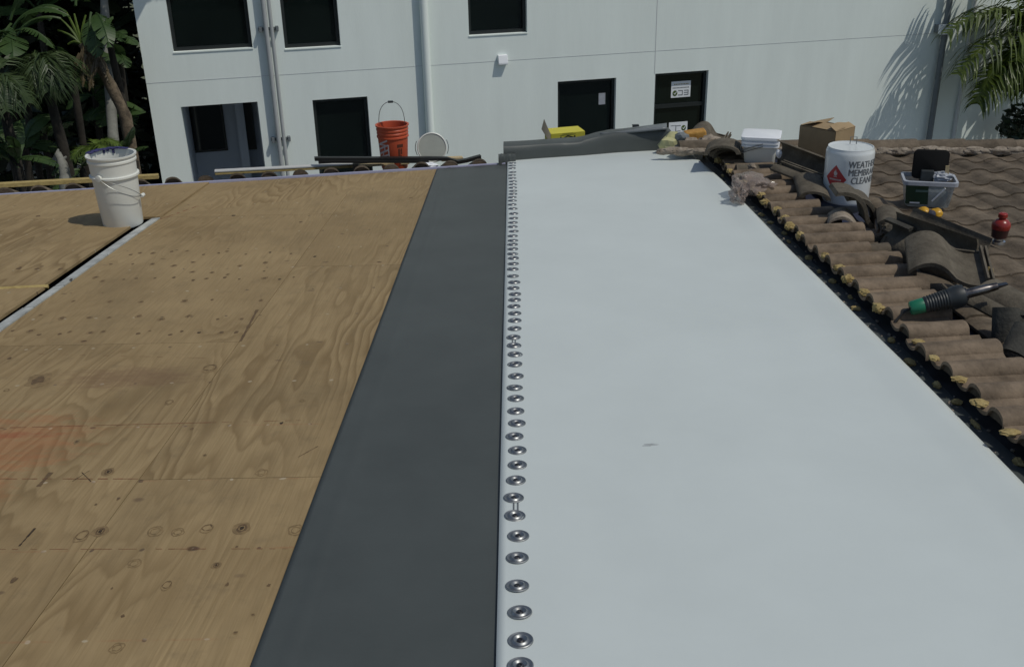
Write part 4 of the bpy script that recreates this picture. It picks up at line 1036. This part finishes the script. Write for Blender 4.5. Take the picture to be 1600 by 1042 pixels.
# tub with black lid
PT = farpt(1446, 318, .02); ht = height_to(PT, 281)
T = thing('plastic_tub', 'clear plastic tub with green label and raised black lid', 'tub', PT)
Rt = Matrix.Rotation(R(-14), 3, 'Z')
def trect(w, d, z, r=.03, n=4):
    out = []
    for (sx, sy, a0) in ((1, 1, 0), (-1, 1, 90), (-1, -1, 180), (1, -1, 270)):
        for k in range(n+1): a = R(a0+90*k/n); out.append(Vector((sx*(w/2-r)+r*math.cos(a), sy*(d/2-r)+r*math.sin(a), z)))
    return out
mb = rloft([trect(.25, .17, 0), trect(.26, .18, .006), trect(.30, .21, ht)], Rt, False); b = mb.build('body', 'tub', T, origin=(0, 0, 0), smooth=True)
mb = rloft([trect(.22, .15, .01), trect(.24, .16, ht*.5), trect(.22, .15, ht*.62)], Rt); mb.build('contents', 'pipe_grey', T, origin=(0, 0, 0), smooth=True)
mb = MB(); 
secs = [trect(.303, .213, ht-.012), trect(.328, .238, ht-.010), trect(.328, .238, ht+.014), trect(.30, .21, ht+.016), trect(.298, .208, ht-.008)]
mb = rloft(secs, Rt, False); mb.f = [f for f in mb.f if len(f) == 4]; mb.build('rim', 'tub_rim', T, origin=(0, 0, 0), smooth=True)
mb = MB(); mb.grid(lambda a, b_: Rt @ Vector((-.135+.01*b_*0-.012*b_+a*(.135), -.0935-.0125*b_, .02+ht*.8*b_)), 2, 2)
lb = mb.build('label', 'green_label', T, origin=(0, 0, 0), solid=.001)
mb = MB(); mb.grid(lambda a, b_: Rt @ Vector((-.085+a*.075, -.1045-.002*b_, .02+ht*(.52+.1*b_))), 2, 1); mb.build('label_strip', 'green_strip', lb, origin=(0, 0, 0))
mb = MB(); mb.grid(lambda a, b_: Rt @ Vector((-.11+a*.06, -.0965-.001*b_, .02+ht*(.03+.06*b_))), 2, 1); mb.build('label_strip', 'lamp_white', lb, origin=(0, 0, 0))
mb = MB(); mb.tube([Rt @ Vector((.02, -.104, ht*.30)), Rt @ Vector((.085, -.122, ht*.88))], .005, 6); mb.build('side_handle', 'lamp_white', T, origin=(0, 0, 0))
lid = MB(); hl = height_to(PT+Vector((0, .12, 0)), 229)-ht
Ml = Matrix.Translation(Vector((.02, .06, ht-.01))) @ Matrix.Rotation(R(-14), 4, 'Z') @ Matrix.Rotation(R(82), 4, 'X')
s2 = []
for z in (0, .004, .018, .022):
    e = .006 if z in (0, .022) else 0; s2.append([Ml @ (v+Vector((0, (hl)/2, z))) for v in trect(.215-e*2, hl-e*2, 0, .03)])
lid = rloft(s2); lid.build('lid', 'lid_black', T, origin=(0, 0, 0), smooth=True)
mb = MB(); mb.hexa([Rt @ Vector(v) for v in ((-.05, .02, ht-.03), (.03, .02, ht-.03), (.03, .09, ht-.03), (-.05, .09, ht-.03))], [Rt @ Vector(v) for v in ((-.05, .03, ht+.05), (.03, .03, ht+.05), (.03, .085, ht+.055), (-.05, .085, ht+.055))]); mb.build('hinge_block', 'black_soft', T, origin=(0, 0, 0), bevel=.006)
mb = MB(); A = Vector(PT)+Rt @ Vector((.105, .02, ht-.05)); mb.box(A+Vector((0, 0, .065)), (.022, .006, .15), Rt @ Matrix.Rotation(R(-4), 3, 'Y')); o = mb.build('stirring_stick', 'pale_wood', None, origin=A); tag(o, 'pale wooden stick standing in the clear tub', 'stick')
lumpthing('plastic_bag', PT+Rt @ Vector((.08, .03, ht+.015)), (.06, .05, .03), 33, 'tub_rim', 'crumpled clear plastic sticking out of the tub', 'bag', 3, .6, 2.6)
# yellow tool by the tub
P = farpt(1452, 333, .05); T = thing('hand_tool', 'small yellow tool with dark middle lying in front of the tub', 'tool', P-Vector((0, 0, .03)))
mb = MB(); mb.lump((-.035, 0, .035), (.034, .04, .034), 1, 3, .15); mb.lump((.042, -.005, .03), (.036, .04, .032), 2, 3, .15); mb.box((.0, .0, .018), (.09, .03, .02)); mb.build('body', 'yellow_plastic', T, origin=(0, 0, 0), smooth=True)
mb = MB(); mb.lathe([(.0, -.02), (.020, -.02), (.024, -.01), (.022, .02), (.0, .024)], 16, Matrix.Translation((-.004, -.035, .035)) @ Matrix.Rotation(R(70), 4, 'X'), False, False); mb.build('knob', 'navy', T, origin=(0, 0, 0), smooth=True)
# red spray bottle
P = farpt(1559, 381, .03); hr = height_to(P, 333); T = thing('spray_bottle', 'red and dark bottle with silver base standing on the far tiles', 'bottle', P)
k = hr/.195; r_ = .043
mb = MB(); mb.lathe([(r_*.8, 0), (r_*.9, .004*k), (r_*.86, .02*k), (r_*.62, .026*k), (r_*.6, .036*k)], 28); mb.build('base', 'steel', T, origin=(0, 0, 0), smooth=True)
mb = MB(); mb.lathe([(r_*.62, .036*k), (r_*.95, .045*k), (r_*1.02, .08*k), (r_*1.08, .095*k)], 28); mb.build('body', 'dark_red', T, origin=(0, 0, 0), smooth=True)
mb = MB(); mb.lathe([(r_*1.09, .096*k), (r_*1.16, .115*k), (r_*1.08, .135*k), (r_*.75, .152*k), (r_*.42, .160*k), (r_*.42, .168*k), (r_*.58, .170*k), (r_*.56, .190*k), (r_*.4, .196*k)], 28); mb.build('cap', 'red_plastic', T, origin=(0, 0, 0), smooth=True)
# film
mb = MB()
P = deck(1172, 287, .12); mb.lump(P, (.11, .17, .065), 5, 4, .32, 2.0); mb.lump(deck(1153, 305, .08), (.05, .09, .06), 6, 4, .6, 2.2); mb.lump(deck(1197, 293, .10), (.06, .09, .05), 9, 3, .6, 2.4)
o = mb.build('plastic_film', 'film', None, origin=P-Vector((0, 0, .1)), smooth=True); tag(o, 'crumpled clear plastic film lying over the cut tile edge', 'plastic film')
# ---- loose tiles along the valley
s_tile(deck(1185, 264, .075), (0, 4, 86), L=.34, W=.22, r=.035, label='tile lying in front of the square white pail')
s_tile(deck(1252, 256, .17), (4, 74, 27), L=.50, W=.24, r=.04, label='long tile on edge left of the white cleaner pail')
s_tile(deck(1251, 273, .16), (2, -14, 27), L=.46, W=.13, r=.010, label='lower long tile under the one on edge left of the cleaner pail')
s_tile(deck(1346, 330, .13), (-4, 36, -10), L=.26, W=.42, r=.055, th=.026, label='upright tile showing its wavy end before the cleaner pail')
s_tile(deck(1362, 337, .09), (-4, 36, -12), L=.24, W=.40, r=.055, th=.022, label='tile nested under the upright wavy one before the cleaner pail')
arch_tile(deck(1268, 296, .12), (4, 6, -8), W=.20, r=.05, label='small curved tile piece above the dark blue gap')
arch_tile(deck(1392, 352, .09), (4, 30, -14), L=.22, W=.19, label='curved tile leaning right of the upright wavy tile', r=.07)
s_tile(deck(1335, 350, .085), (-3, 6, -16), L=.22, W=.30, r=.05, m='mortar', label='pale tile end arching over the cut row below the cleaner pail')
s_tile(deck(1462, 367, .11), (-4, 158, 27), L=.52, W=.24, r=.04, label='long overturned tile with raised ribs, rearmost of the tile pile')
s_tile(deck(1447, 386, .095), (-4, 112, 27), L=.50, W=.24, r=.04, label='second overturned tile with dark hollow in the tile pile')
s_tile(deck(1482, 408, .15), (8, 4, -15), L=.34, W=.38, r=.055, th=.02, label='large wavy tile facing forward at the front of the tile pile')
arch_tile(deck(1404, 366, .12), (10, 60, 40), L=.16, W=.15, r=.06, m='loose_dark', label='dark broken curved piece at the left end of the tile pile')
s_tile(deck(1540, 484, .10), (6, 26, 30), L=.26, W=.22, r=.04, label='broken tile behind the tip of the heat gun', frac=.62)
arch_tile(deck(1578, 474, .11), (6, -10, 24), L=.26, W=.17, r=.05, label='curved shard lying under the heat gun nozzle')
s_tile(deck(1588, 510, .08), (64, 10, 10), L=.14, W=.22, r=.05, m='loose_dark', label='upright dark tile fragment at the right edge')
arch_tile(deck(1598, 540, .06), (40, 30, -20), L=.14, W=.14, r=.05, m='loose_dark', label='lowest tile fragment at the right edge')
lumpthing('foam_strip', deck(1406, 392, .04), (.06, .025, .02), 71, 'foam', 'pale yellow foam strip lying left of the wavy tile', 'foam', 3, .3, smooth=True)
lumpthing('foam_lump', deck(1546, 426, .12), (.018, .018, .026), 72, 'foam', 'small yellow foam lump at the corner of the wavy tile', 'foam', 3, .3, smooth=True)
lumpthing('mortar_rubble', deck(1175, 262, .10), (.03, .05, .03), 73, 'mortar', 'small pinkish mortar lump in front of the square pail', 'rubble', 3, .4, smooth=True)
lumpthing('mortar_rubble', deck(1217, 240, .22), (.022, .02, .03), 74, 'lamp_white', 'small whitish chip on the long tile left of the cleaner pail', 'rubble', 2, .5)
mb = MB(); A = deck(1211, 226, .10); mb.box(A, (.19, .02, .05), Matrix.Rotation(R(2), 3, 'Y')); o = mb.build('mortar_slab', 'mortar', None, origin=A, bevel=.006); tag(o, 'pale mortar slab standing right of the square white pail', 'rubble')
# heat gun
A, B = deck(1422, 482, .125), deck(1574, 443, .24)
T = thing('heat_gun', 'black heat gun with green cap and steel nozzle lying on the tiles', 'heat gun', A)
Mg = axis_matrix(Vector(), B-A); Lg = (B-A).length; q = Lg
mb = MB(); mb.lathe([(.0, 0), (.026, 0), (.030, .006), (.032, .14*q), (.030, .15*q)], 24, Mg, False, True); mb.build('cap', 'green_plastic', T, origin=(0, 0, 0), smooth=True)
pr = [(.032, .145*q)]
for k in range(8): z = .17*q+k*.028*q; e = .001*k; pr += [(.036+e, z), (.033+e, z+.010*q), (.033+e, z+.018*q), (.036+e, z+.027*q)]
pr += [(.043, .42*q), (.047, .46*q), (.047, .52*q), (.042, .56*q), (.03, .565*q)]
mb = MB(); mb.lathe(pr, 28, Mg); mb.build('body', 'black_soft', T, origin=(0, 0, 0), smooth=True)
mb = MB(); mb.lathe([(.028, .56*q), (.028, .585*q), (.020, .59*q), (.020, .80*q), (.018, .81*q), (.017, .86*q), (.015, .9*q)], 24, Mg); nz = mb.build('nozzle', 'steel_dark', T, origin=(0, 0, 0), smooth=True)
mb = MB(); mb.hexa([Mg @ Vector(v) for v in ((-.014, -.006, .895*q), (.014, -.006, .895*q), (.014, .006, .895*q), (-.014, .006, .895*q))], [Mg @ Vector(v) for v in ((-.012, -.002, q), (.012, -.002, q), (.012, .002, q), (-.012, .002, q))]); mb.build('tip', 'steel_dark', nz, origin=(0, 0, 0))
mb = MB(); mb.tube([Mg @ Vector((0, 0, .003)), Mg @ Vector((0, -.01, -.03)), Vector((-.06, -.02, -.05)), Vector((-.04, .06, -.06)), Vector((.1, .1, -.05)), Vector((.3, .12, -.03))], .006, 6); mb.build('cord', 'black', T, origin=(0, 0, 0), smooth=True)
mb = MB(); mb.tube([Mg @ Vector((0, 0, .40*q))+Vector((0, .01, .03)), Mg @ Vector((0, 0, .34*q))+Vector((0, .03, .06))], .007, 6); mb.build('clip', 'bark', T, origin=(0, 0, 0))

# ================================================================== VEGETATION
def banana_leaf(mb, base, az, el, L, W, droop, tears=.4, roll=0):
    d = Vector((math.cos(az)*math.cos(el), math.sin(az)*math.cos(el), math.sin(el))); side = Vector((-math.sin(az), math.cos(az), 0))
    n = 16; p = Vector(base); prev = None; pts = []
    for i in range(n+1): pts.append((p.copy(), d.copy())); p = p+d*(L/n); d = (d+Vector((0, 0, -droop/n))).normalized()
    for sgn in (-1, 1):
        for i in range(n):
            t0, t1 = i/n, (i+1)/n
            if t0 < .12: continue
            w = lambda t: W*.5*math.sin(math.pi*min(1, (t-.12)/.88*.93+.07))**.6
            a, b = pts[i][0], pts[i+1][0]; nrm = side.cross(pts[i][1]); sd = side*math.cos(roll)+nrm*math.sin(roll)
            fold = Vector((0, 0, -.25))
            fw = pts[i][1]*.25*W*.5
            g0 = rnd.uniform(0, .4) if rnd.random() < tears else 0
            oa = a+(sd*sgn+fold)*w(t0)+fw; ob = b+(sd*sgn+fold)*w(t1)*(1)+fw
            oa = oa+(ob-oa)*g0*.6+Vector((0, 0, -g0*.08))
            mb.add([a, b, ob, oa], [(0, 1, 2, 3)])
    mb.tube([q[0] for q in pts], [.018*(1-i/n*.8) for i in range(n+1)], 4, False)
def frond(mb, base, az, el, L, droop, nl=40, ll=.45, ldroop=.7, lw=.03):
    d = Vector((math.cos(az)*math.cos(el), math.sin(az)*math.cos(el), math.sin(el))); side = Vector((-math.sin(az), math.cos(az), 0)); p = Vector(base); n = nl; pts = []
    for i in range(n+1): pts.append((p.copy(), d.copy())); p = p+d*(L/n); d = (d+Vector((0, 0, -droop/n))).normalized()
    mb.tube([q[0] for q in pts[::4]], [.016*(1-.8*i/len(pts[::4])) for i in range(len(pts[::4]))], 4, False)
    for i in range(int(n*.15), n+1):
        t = i/n; l_ = ll*(.35+.65*math.sin(math.pi*min(1, .15+t*.8)))*rnd.uniform(.85, 1.1)
        for sgn in (-1, 1):
            P, dd = pts[i]; v = (side*sgn*.9+dd*(.65+rnd.uniform(-.22, .22))+Vector((0, 0, .15+rnd.uniform(-.15, .15)))).normalized(); q0 = P; w0 = lw
            a = P; segs = 3; cur = v; verts = []
            for s_i in range(segs+1):
                wd = lw*(1-s_i/segs)*.5+.001; pr_ = dd if abs(dd.dot(cur)) < .9 else Vector((0, 0, 1)); px_ = (pr_-cur*pr_.dot(cur)).normalized()
                verts += [a+px_*wd, a-px_*wd]; a = a+cur*(l_/segs); cur = (cur+Vector((rnd.uniform(-.06, .06), rnd.uniform(-.06, .06), -ldroop/segs))).normalized()
            mb.add(verts, [(2*k, 2*k+1, 2*k+3, 2*k+2) for k in range(segs)])
def trunk(mb, pts, r0, r1): 
    n = len(pts); mb.tube(pts, [r0+(r1-r0)*i/(n-1)+.006*math.sin(i*2.1) for i in range(n)], 10)
def curve(a, b, n=9, bend=(0, 0, 0)):
    a, b = Vector(a), Vector(b); return [a+(b-a)*(i/n)+Vector(bend)*math.sin(math.pi*i/n) for i in range(n+1)]
def at_d(px, py, depth): return CAM+ray(px, py)*depth
def base_of(P): return Vector((P.x, P.y, GZ))
TR = 'trees and palms left of the white building'
# drooping feather palm
C0 = at_d(62, 92, 12.5); T = thing('palm_tree', 'palm with drooping feathery fronds at far left', 'palm', base_of(C0), TR)
mb = MB(); trunk(mb, curve(base_of(C0), C0, 9, (.1, 0, 0)), .08, .06); mb.build('trunk', 'bark_dark', T, smooth=True)
mb = MB()
for az, el, L, dr in ((-88, 20, .55, 3.6), (-60, 25, .6, 3.4), (-30, 28, .6, 3.0), (-115, 25, .5, 3.4), (160, 30, .5, 3.0), (60, 40, .6, 2.8), (-75, 45, .5, 3.2)):
    frond(mb, C0+Vector((0, 0, rnd.uniform(-.05, .05))), R(az), R(el), L, dr, 30, .50, 2.1, .026)
mb.build('crown', 'leaf_palm', T)
# second palm lower far left
C0 = at_d(-5, 120, 12.0); T = thing('palm_tree', 'palm cut by the left edge with hanging grey green fronds', 'palm', base_of(C0), TR)
mb = MB(); trunk(mb, curve(base_of(C0), C0), .08, .06); mb.build('trunk', 'bark_dark', T, smooth=True)
mb = MB()
for az, el, L, dr in ((-60, 30, .6, 3.2), (-15, 30, .55, 3.0), (-100, 25, .6, 3.0), (180, 40, .7, 2.4), (90, 50, .7, 2.2)): frond(mb, C0, R(az), R(el), L, dr, 28, .42, 2.0, .024)
mb.build('crown', 'leaf_palm', T)
# broad leaved plants
def bananaplant(label, px, py, depth, leaves, m='leaf_banana', tr='bark_dark', rr=.045, name='banana_plant'):
    C = at_d(px, py, depth); T = thing(name, label, 'plant', base_of(C), TR)
    mb = MB(); trunk(mb, curve(base_of(C), C, 8, (rnd.uniform(-.1, .1), 0, 0)), rr*1.3, rr); mb.build('trunk', tr, T, smooth=True)
    mb = MB()
    for az, el, L, W, dr in leaves: banana_leaf(mb, C+Vector((0, 0, rnd.uniform(-.1, .15))), R(az), R(el), L, W, dr, .45, R(rnd.uniform(-35, 35)))
    mb.build('crown', m, T); return C
def rl(n, L0, L1, W0, W1, e0=20, e1=70, d0=.9, d1=1.9): return [(rnd.uniform(0, 360), rnd.uniform(e0, e1), rnd.uniform(L0, L1), rnd.uniform(W0, W1), rnd.uniform(d0, d1)) for _ in range(n)]
bananaplant('tall banana plant with torn leaves high at far left', 20, 50, 12.6, [(-70, 15, .55, .36, 1.2), (-10, 30, .6, .28, 1.9), (-110, 40, .6, .3, 1.6), (10, 55, .8, .26, 1.9), (-95, -15, .5, .36, .8), (30, 65, .8, .26, 1.3)])
bananaplant('banana plant with glossy leaves against the building corner', 188, 175, 14.6, [(-30, 35, .45, .34, 1.0), (-15, 5, .38, .30, .8), (-100, 35, .6, .3, 1.6), (180, 40, .6, .3, 1.6), (-130, 20, .5, .26, 1.3), (-40, -25, .42, .26, .6)])
bananaplant('low banana plant rising right behind the white bucket', 198, 240, 13.4, [(-40, 65, .42, .22, .8), (-20, 50, .40, .2, 1.0), (-120, 60, .4, .2, 1.2), (-80, 35, .34, .18, 1.0)])
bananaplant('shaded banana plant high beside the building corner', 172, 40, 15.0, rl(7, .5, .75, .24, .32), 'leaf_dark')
bananaplant('broad leaved plant between the drooping palm and leaning trunk', 112, 108, 13.6, rl(5, .35, .55, .16, .24))
bananaplant('small leafy plant low at the left edge', 30, 262, 12.4, rl(9, .35, .6, .14, .22, 10, 70))
bananaplant('bushy plant low beside the dead stump', 128, 262, 13.2, rl(8, .3, .5, .12, .2, 10, 70))
bananaplant('tall leafy plant filling the top left corner', 60, 18, 14.0, rl(8, .6, .95, .28, .36))
bananaplant('leafy plant in the dark gap behind the leaning trunk', 148, 150, 14.6, rl(7, .45, .7, .2, .3))
bananaplant('leafy plant in front of the top of the pale trunk', 168, 55, 13.6, rl(5, .35, .55, .2, .28))
bananaplant('leafy plant in the dark gap high beside the building corner', 188, 92, 14.3, [(-90, 30, .5, .26, 1.4), (-60, 10, .4, .22, 1.2), (180, 45, .6, .26, 1.5), (-130, 30, .55, .24, 1.5), (-80, 65, .5, .22, 1.2)])
bananaplant('leafy plant above the left end of the ochre timber', 40, 232, 12.9, rl(7, .35, .6, .16, .24))
bananaplant('leafy plant below the drooping palm', 68, 205, 13.6, rl(7, .4, .65, .18, .28))
bananaplant('leafy plant behind the hanging fronds at the left edge', 18, 165, 14.0, rl(7, .5, .8, .22, .3))
# leaning plant with bare stalks
Ct = at_d(128, 68, 12.9); Bt = at_d(196, 182, 13.3); T = thing('leaning_palm', 'leaning brown trunk with bare yellow green stalks at its top', 'palm', base_of(Bt), TR)
mb = MB(); trunk(mb, curve(base_of(Bt), Bt, 4)+curve(Bt, Ct, 8, (.03, 0, .05))[1:], .085, .06); mb.build('trunk', 'bark_brown', T, smooth=True)
mb = MB()
for (dx, dy) in ((-33, -38), (-24, -48), (-38, -20), (-12, -46), (6, -44), (-22, 2)):
    P = at_d(128+dx, 68+dy, 12.85); mb.tube(curve(Ct+Vector((0, -.03, 0)), P, 4, (0, 0, .03)), [.022, .019, .016, .013, .010], 5)
mb.build('stalk', 'leaf_lime', T, smooth=True)
mb = MB()
for (px, py, az, el, L, W) in ((95, 30, 200, 20, .7, .3), (104, 20, 160, 30, .8, .3), (150, 22, -60, 10, .7, .26), (142, 20, -90, -40, .5, .2), (150, 34, -80, -20, .5, .22), (118, 10, 100, 40, .8, .3)): banana_leaf(mb, at_d(px, py, 12.85), R(az), R(el), L, W, 1.6, .7)
mb.build('crown', 'leaf_banana', T)
mb = MB()
for k in range(16): P = at_d(136+rnd.uniform(-12, 22), 72+rnd.uniform(-12, 30), 12.85); banana_leaf(mb, P, R(rnd.uniform(-180, 0)), R(-50), rnd.uniform(.2, .45), .07, .8, .7)
mb.build('dead_leaf', 'leaf_dry', T)
# grey tree
Ct = at_d(160, -40, 14.0); Bt = at_d(178, 235, 14.0); T = thing('tree', 'tree with smooth pale grey trunk behind the leaning palm', 'tree', base_of(Bt), TR)
mb = MB(); trunk(mb, curve(base_of(Bt), Bt, 4)+curve(Bt, Ct, 8)[1:], .095, .05); 
mb.tube(curve(Ct, Ct+Vector((-.6, .3, 1.2)), 4), [.08, .07, .06, .05, .03], 8); mb.tube(curve(Ct, Ct+Vector((.6, .2, 1.3)), 4), [.08, .07, .06, .05, .03], 8); mb.build('trunk', 'bark_grey', T, smooth=True)
def leafcloud(mb, c, size, n, s0, s1):
    for _ in range(n):
        while True:
            u = Vector((rnd.uniform(-1, 1), rnd.uniform(-1, 1), rnd.uniform(-1, 1)))
            if u.length < 1: break
        P = Vector(c)+Vector((u.x*size[0], u.y*size[1], u.z*size[2])); s = rnd.uniform(s0, s1)
        w_ = P-WO
        if w_.dot(WU) > uL-.28 and w_.dot(WN) < .25: continue
        a = Vector((rnd.gauss(0, 1), rnd.gauss(0, 1), rnd.gauss(0, .6))).normalized(); b = a.cross(Vector((rnd.gauss(0, 1), rnd.gauss(0, 1), rnd.gauss(0, 1)))).normalized()
        mb.add([P-a*s, P+b*s*.35, P+a*s, P-b*s*.35], [(0, 1, 2, 3)])
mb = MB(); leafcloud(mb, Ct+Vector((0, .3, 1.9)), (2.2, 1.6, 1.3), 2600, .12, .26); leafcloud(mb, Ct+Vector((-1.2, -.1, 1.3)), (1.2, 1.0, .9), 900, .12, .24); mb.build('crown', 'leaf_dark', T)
# bright small fan palm
C0 = at_d(148, 234, 12.6); T = thing('fan_palm', 'small bright green palm just behind the white bucket', 'palm', base_of(C0), TR)
mb = MB(); trunk(mb, curve(base_of(C0), C0), .07, .05); mb.build('trunk', 'bark', T, smooth=True)
mb = MB()
for az in range(-170, 190, 45): frond(mb, C0, R(az+rnd.uniform(-12, 12)), R(rnd.uniform(25, 60)), .34, 2.0, 22, .2, .9, .022)
mb.build('crown', 'leaf_lime', T)
# dead stump
Bt = at_d(103, 290, 12.6); T0 = at_d(90, 240, 12.6); mb = MB(); trunk(mb, curve(base_of(Bt), Bt, 3)+curve(Bt, T0, 6, (.03, 0, 0))[1:], .10, .045); mb.tube([at_d(95, 252, 12.6), at_d(104, 245, 12.6)], [.03, .012], 6); mb.tube([T0, at_d(91, 233, 12.6)], [.03, .01], 6)
o = mb.build('tree_stump', 'bark_grey', None, origin=base_of(Bt), smooth=True); tag(o, 'broken grey dead stump standing left of the white bucket', 'stump')
# dark thicket behind
mb = MB()
cl = wp(uL-4.5, GZ)
for k in range(14):
    c = Vector((wp(uL, 0).x+rnd.uniform(-2.6, -.55), rnd.uniform(16.2, 18.0), rnd.uniform(GZ+.3, 1.2))); leafcloud(mb, c, (.9, .8, 1.2), 420, .12, .26)
for k in range(34):
    c = Vector((rnd.uniform(-13.5, uL*.0+wp(uL, 0).x-.9), rnd.uniform(15.3, 18.5), rnd.uniform(GZ+.3, 2.6))); leafcloud(mb, c, (1.5, 1.1, 1.3), 620, .14, .32)
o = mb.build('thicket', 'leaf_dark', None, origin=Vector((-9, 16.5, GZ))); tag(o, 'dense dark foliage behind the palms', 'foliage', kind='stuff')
# right hand palms
TRR = 'palms against the right end of the white wall'
C0 = (lambda q: wp(q[0], q[1], .8))(wall(1640, 72, .8)); T = thing('palm_tree', 'low sunlit palm at the right edge with arching fronds', 'palm', base_of(C0), TRR)
mb = MB(); trunk(mb, curve(base_of(C0), C0), .10, .07); mb.build('trunk', 'bark', T, smooth=True)
mb = MB()
for az, el, L, dr in ((196, 35, 2.1, 1.7), (212, 15, 1.9, 1.6), (190, 52, 2.3, 1.8), (204, 28, 2.0, 2.1), (183, 62, 2.3, 1.6), (225, 50, 1.4, 2.2), (250, 35, 1.2, 2.4), (204, 5, 1.1, 1.9), (232, 12, 1.0, 2.2), (180, 12, 1.0, 2.2), (150, 60, 1.5, 2.0), (290, 50, 1.4, 2.2), (330, 45, 1.4, 2.2), (20, 50, 1.4, 2.2), (90, 60, 1.2, 2.0), (200, 78, 1.5, 1.3), (215, -10, .9, 1.6)):
    frond(mb, C0, R(az+rnd.uniform(-5, 5)), R(el), L, dr, 36, .85, 2.3, .055)
mb.build('crown', 'leaf_right', T)
C0 = (lambda q: wp(q[0], q[1], .5))(wall(1870, -95, .5)); T = thing('palm_tree', 'tall palm whose crown throws the shadow on the right of the wall', 'palm', base_of(C0), TRR)
mb = MB(); trunk(mb, curve(base_of(C0), C0, 9, (.15, 0, 0)), .10, .08); mb.build('trunk', 'bark', T, smooth=True)
mb = MB()
for k in range(9): frond(mb, C0, R(k*40+rnd.uniform(-8, 8)), R(rnd.uniform(5, 60)), rnd.uniform(1.9, 2.5), rnd.uniform(1.2, 2.0), 17, .75, .45, .06)
mb.build('crown', 'leaf_right', T)
C0 = (lambda q: wp(q[0], q[1], .7))(wall(1592, 190, .7)); T = thing('bush', 'dark bush behind the ridge at the right edge', 'bush', base_of(C0), TRR)
mb = MB(); trunk(mb, curve(base_of(C0), C0), .05, .03); mb.build('trunk', 'bark', T)
mb = MB(); leafcloud(mb, C0+Vector((.15, 0, -.1)), (.5, .35, .45), 520, .06, .12); mb.build('crown', 'leaf_dark', T)

# ================================================================== VEHICLES GLIMPSED ON THE LEFT
def car(name, label, P, rot):
    T = thing(name, label, 'car', P); T.rotation_euler = (0, 0, R(rot))
    def pr(sec, w, m, nm, par=T, **kw):
        mb = MB(); n = len(sec); mb.add([Vector((x, -w/2, z)) for x, z in sec]+[Vector((x, w/2, z)) for x, z in sec], [tuple(range(n)), tuple(reversed(range(n, 2*n)))]+[(i, (i+1) % n, n+(i+1) % n, n+i) for i in range(n)])
        return mb.build(nm, m, par, origin=(0, 0, 0), **kw)
    b = pr([(-2.1, .35), (2.1, .35), (2.15, .6), (2.05, .8), (1.1, .92), (-1.6, .98), (-2.1, .92)], 1.72, 'car_white', 'body', bevel=.06)
    pr([(-1.55, .97), (.95, .91), (.30, 1.40), (-1.1, 1.43)], 1.50, 'car_glass', 'windows', bevel=.04)
    pr([(-1.12, 1.42), (.32, 1.39), (.25, 1.46), (-1.05, 1.49)], 1.46, 'car_white', 'roof', bevel=.03)
    mb = MB()
    for y in (-.765, .765):
        mb.tube([(.99, y, .9), (.30, y*.97, 1.44)], .035, 6); mb.tube([(-1.58, y, .95), (-1.1, y*.97, 1.46)], .045, 6); mb.tube([(-.35, y*1.0, .93), (-.38, y*.97, 1.45)], .03, 6)
    mb.build('pillar', 'car_white', T, origin=(0, 0, 0), smooth=True)
    for x in (-1.3, 1.35):
        for y in (-.80, .80):
            mb = MB(); mb.lathe([(.2, -.1), (.31, -.1), (.33, -.07), (.33, .07), (.31, .1), (.2, .1)], 24, Matrix.Translation((x, y, .33)) @ Matrix.Rotation(R(90), 4, 'X')); w = mb.build('wheel', 'black', T, origin=(0, 0, 0), smooth=True)
    return T
P = at_d(252, 300, 15.1); car('parked_car', 'white car glimpsed between the white bucket and building corner', Vector((P.x-.4, P.y+.4, GZ)), 100)
P = at_d(30, 185, 17.2); car('parked_car', 'white car glimpsed through the foliage at far left', Vector((P.x, P.y, P.z-1.2)), 10)

for o in bpy.data.objects:
    if '_o' in o: del o['_o']
    if o.type in ('MESH', 'EMPTY') and 'kind' not in o: o['kind'] = 'thing'
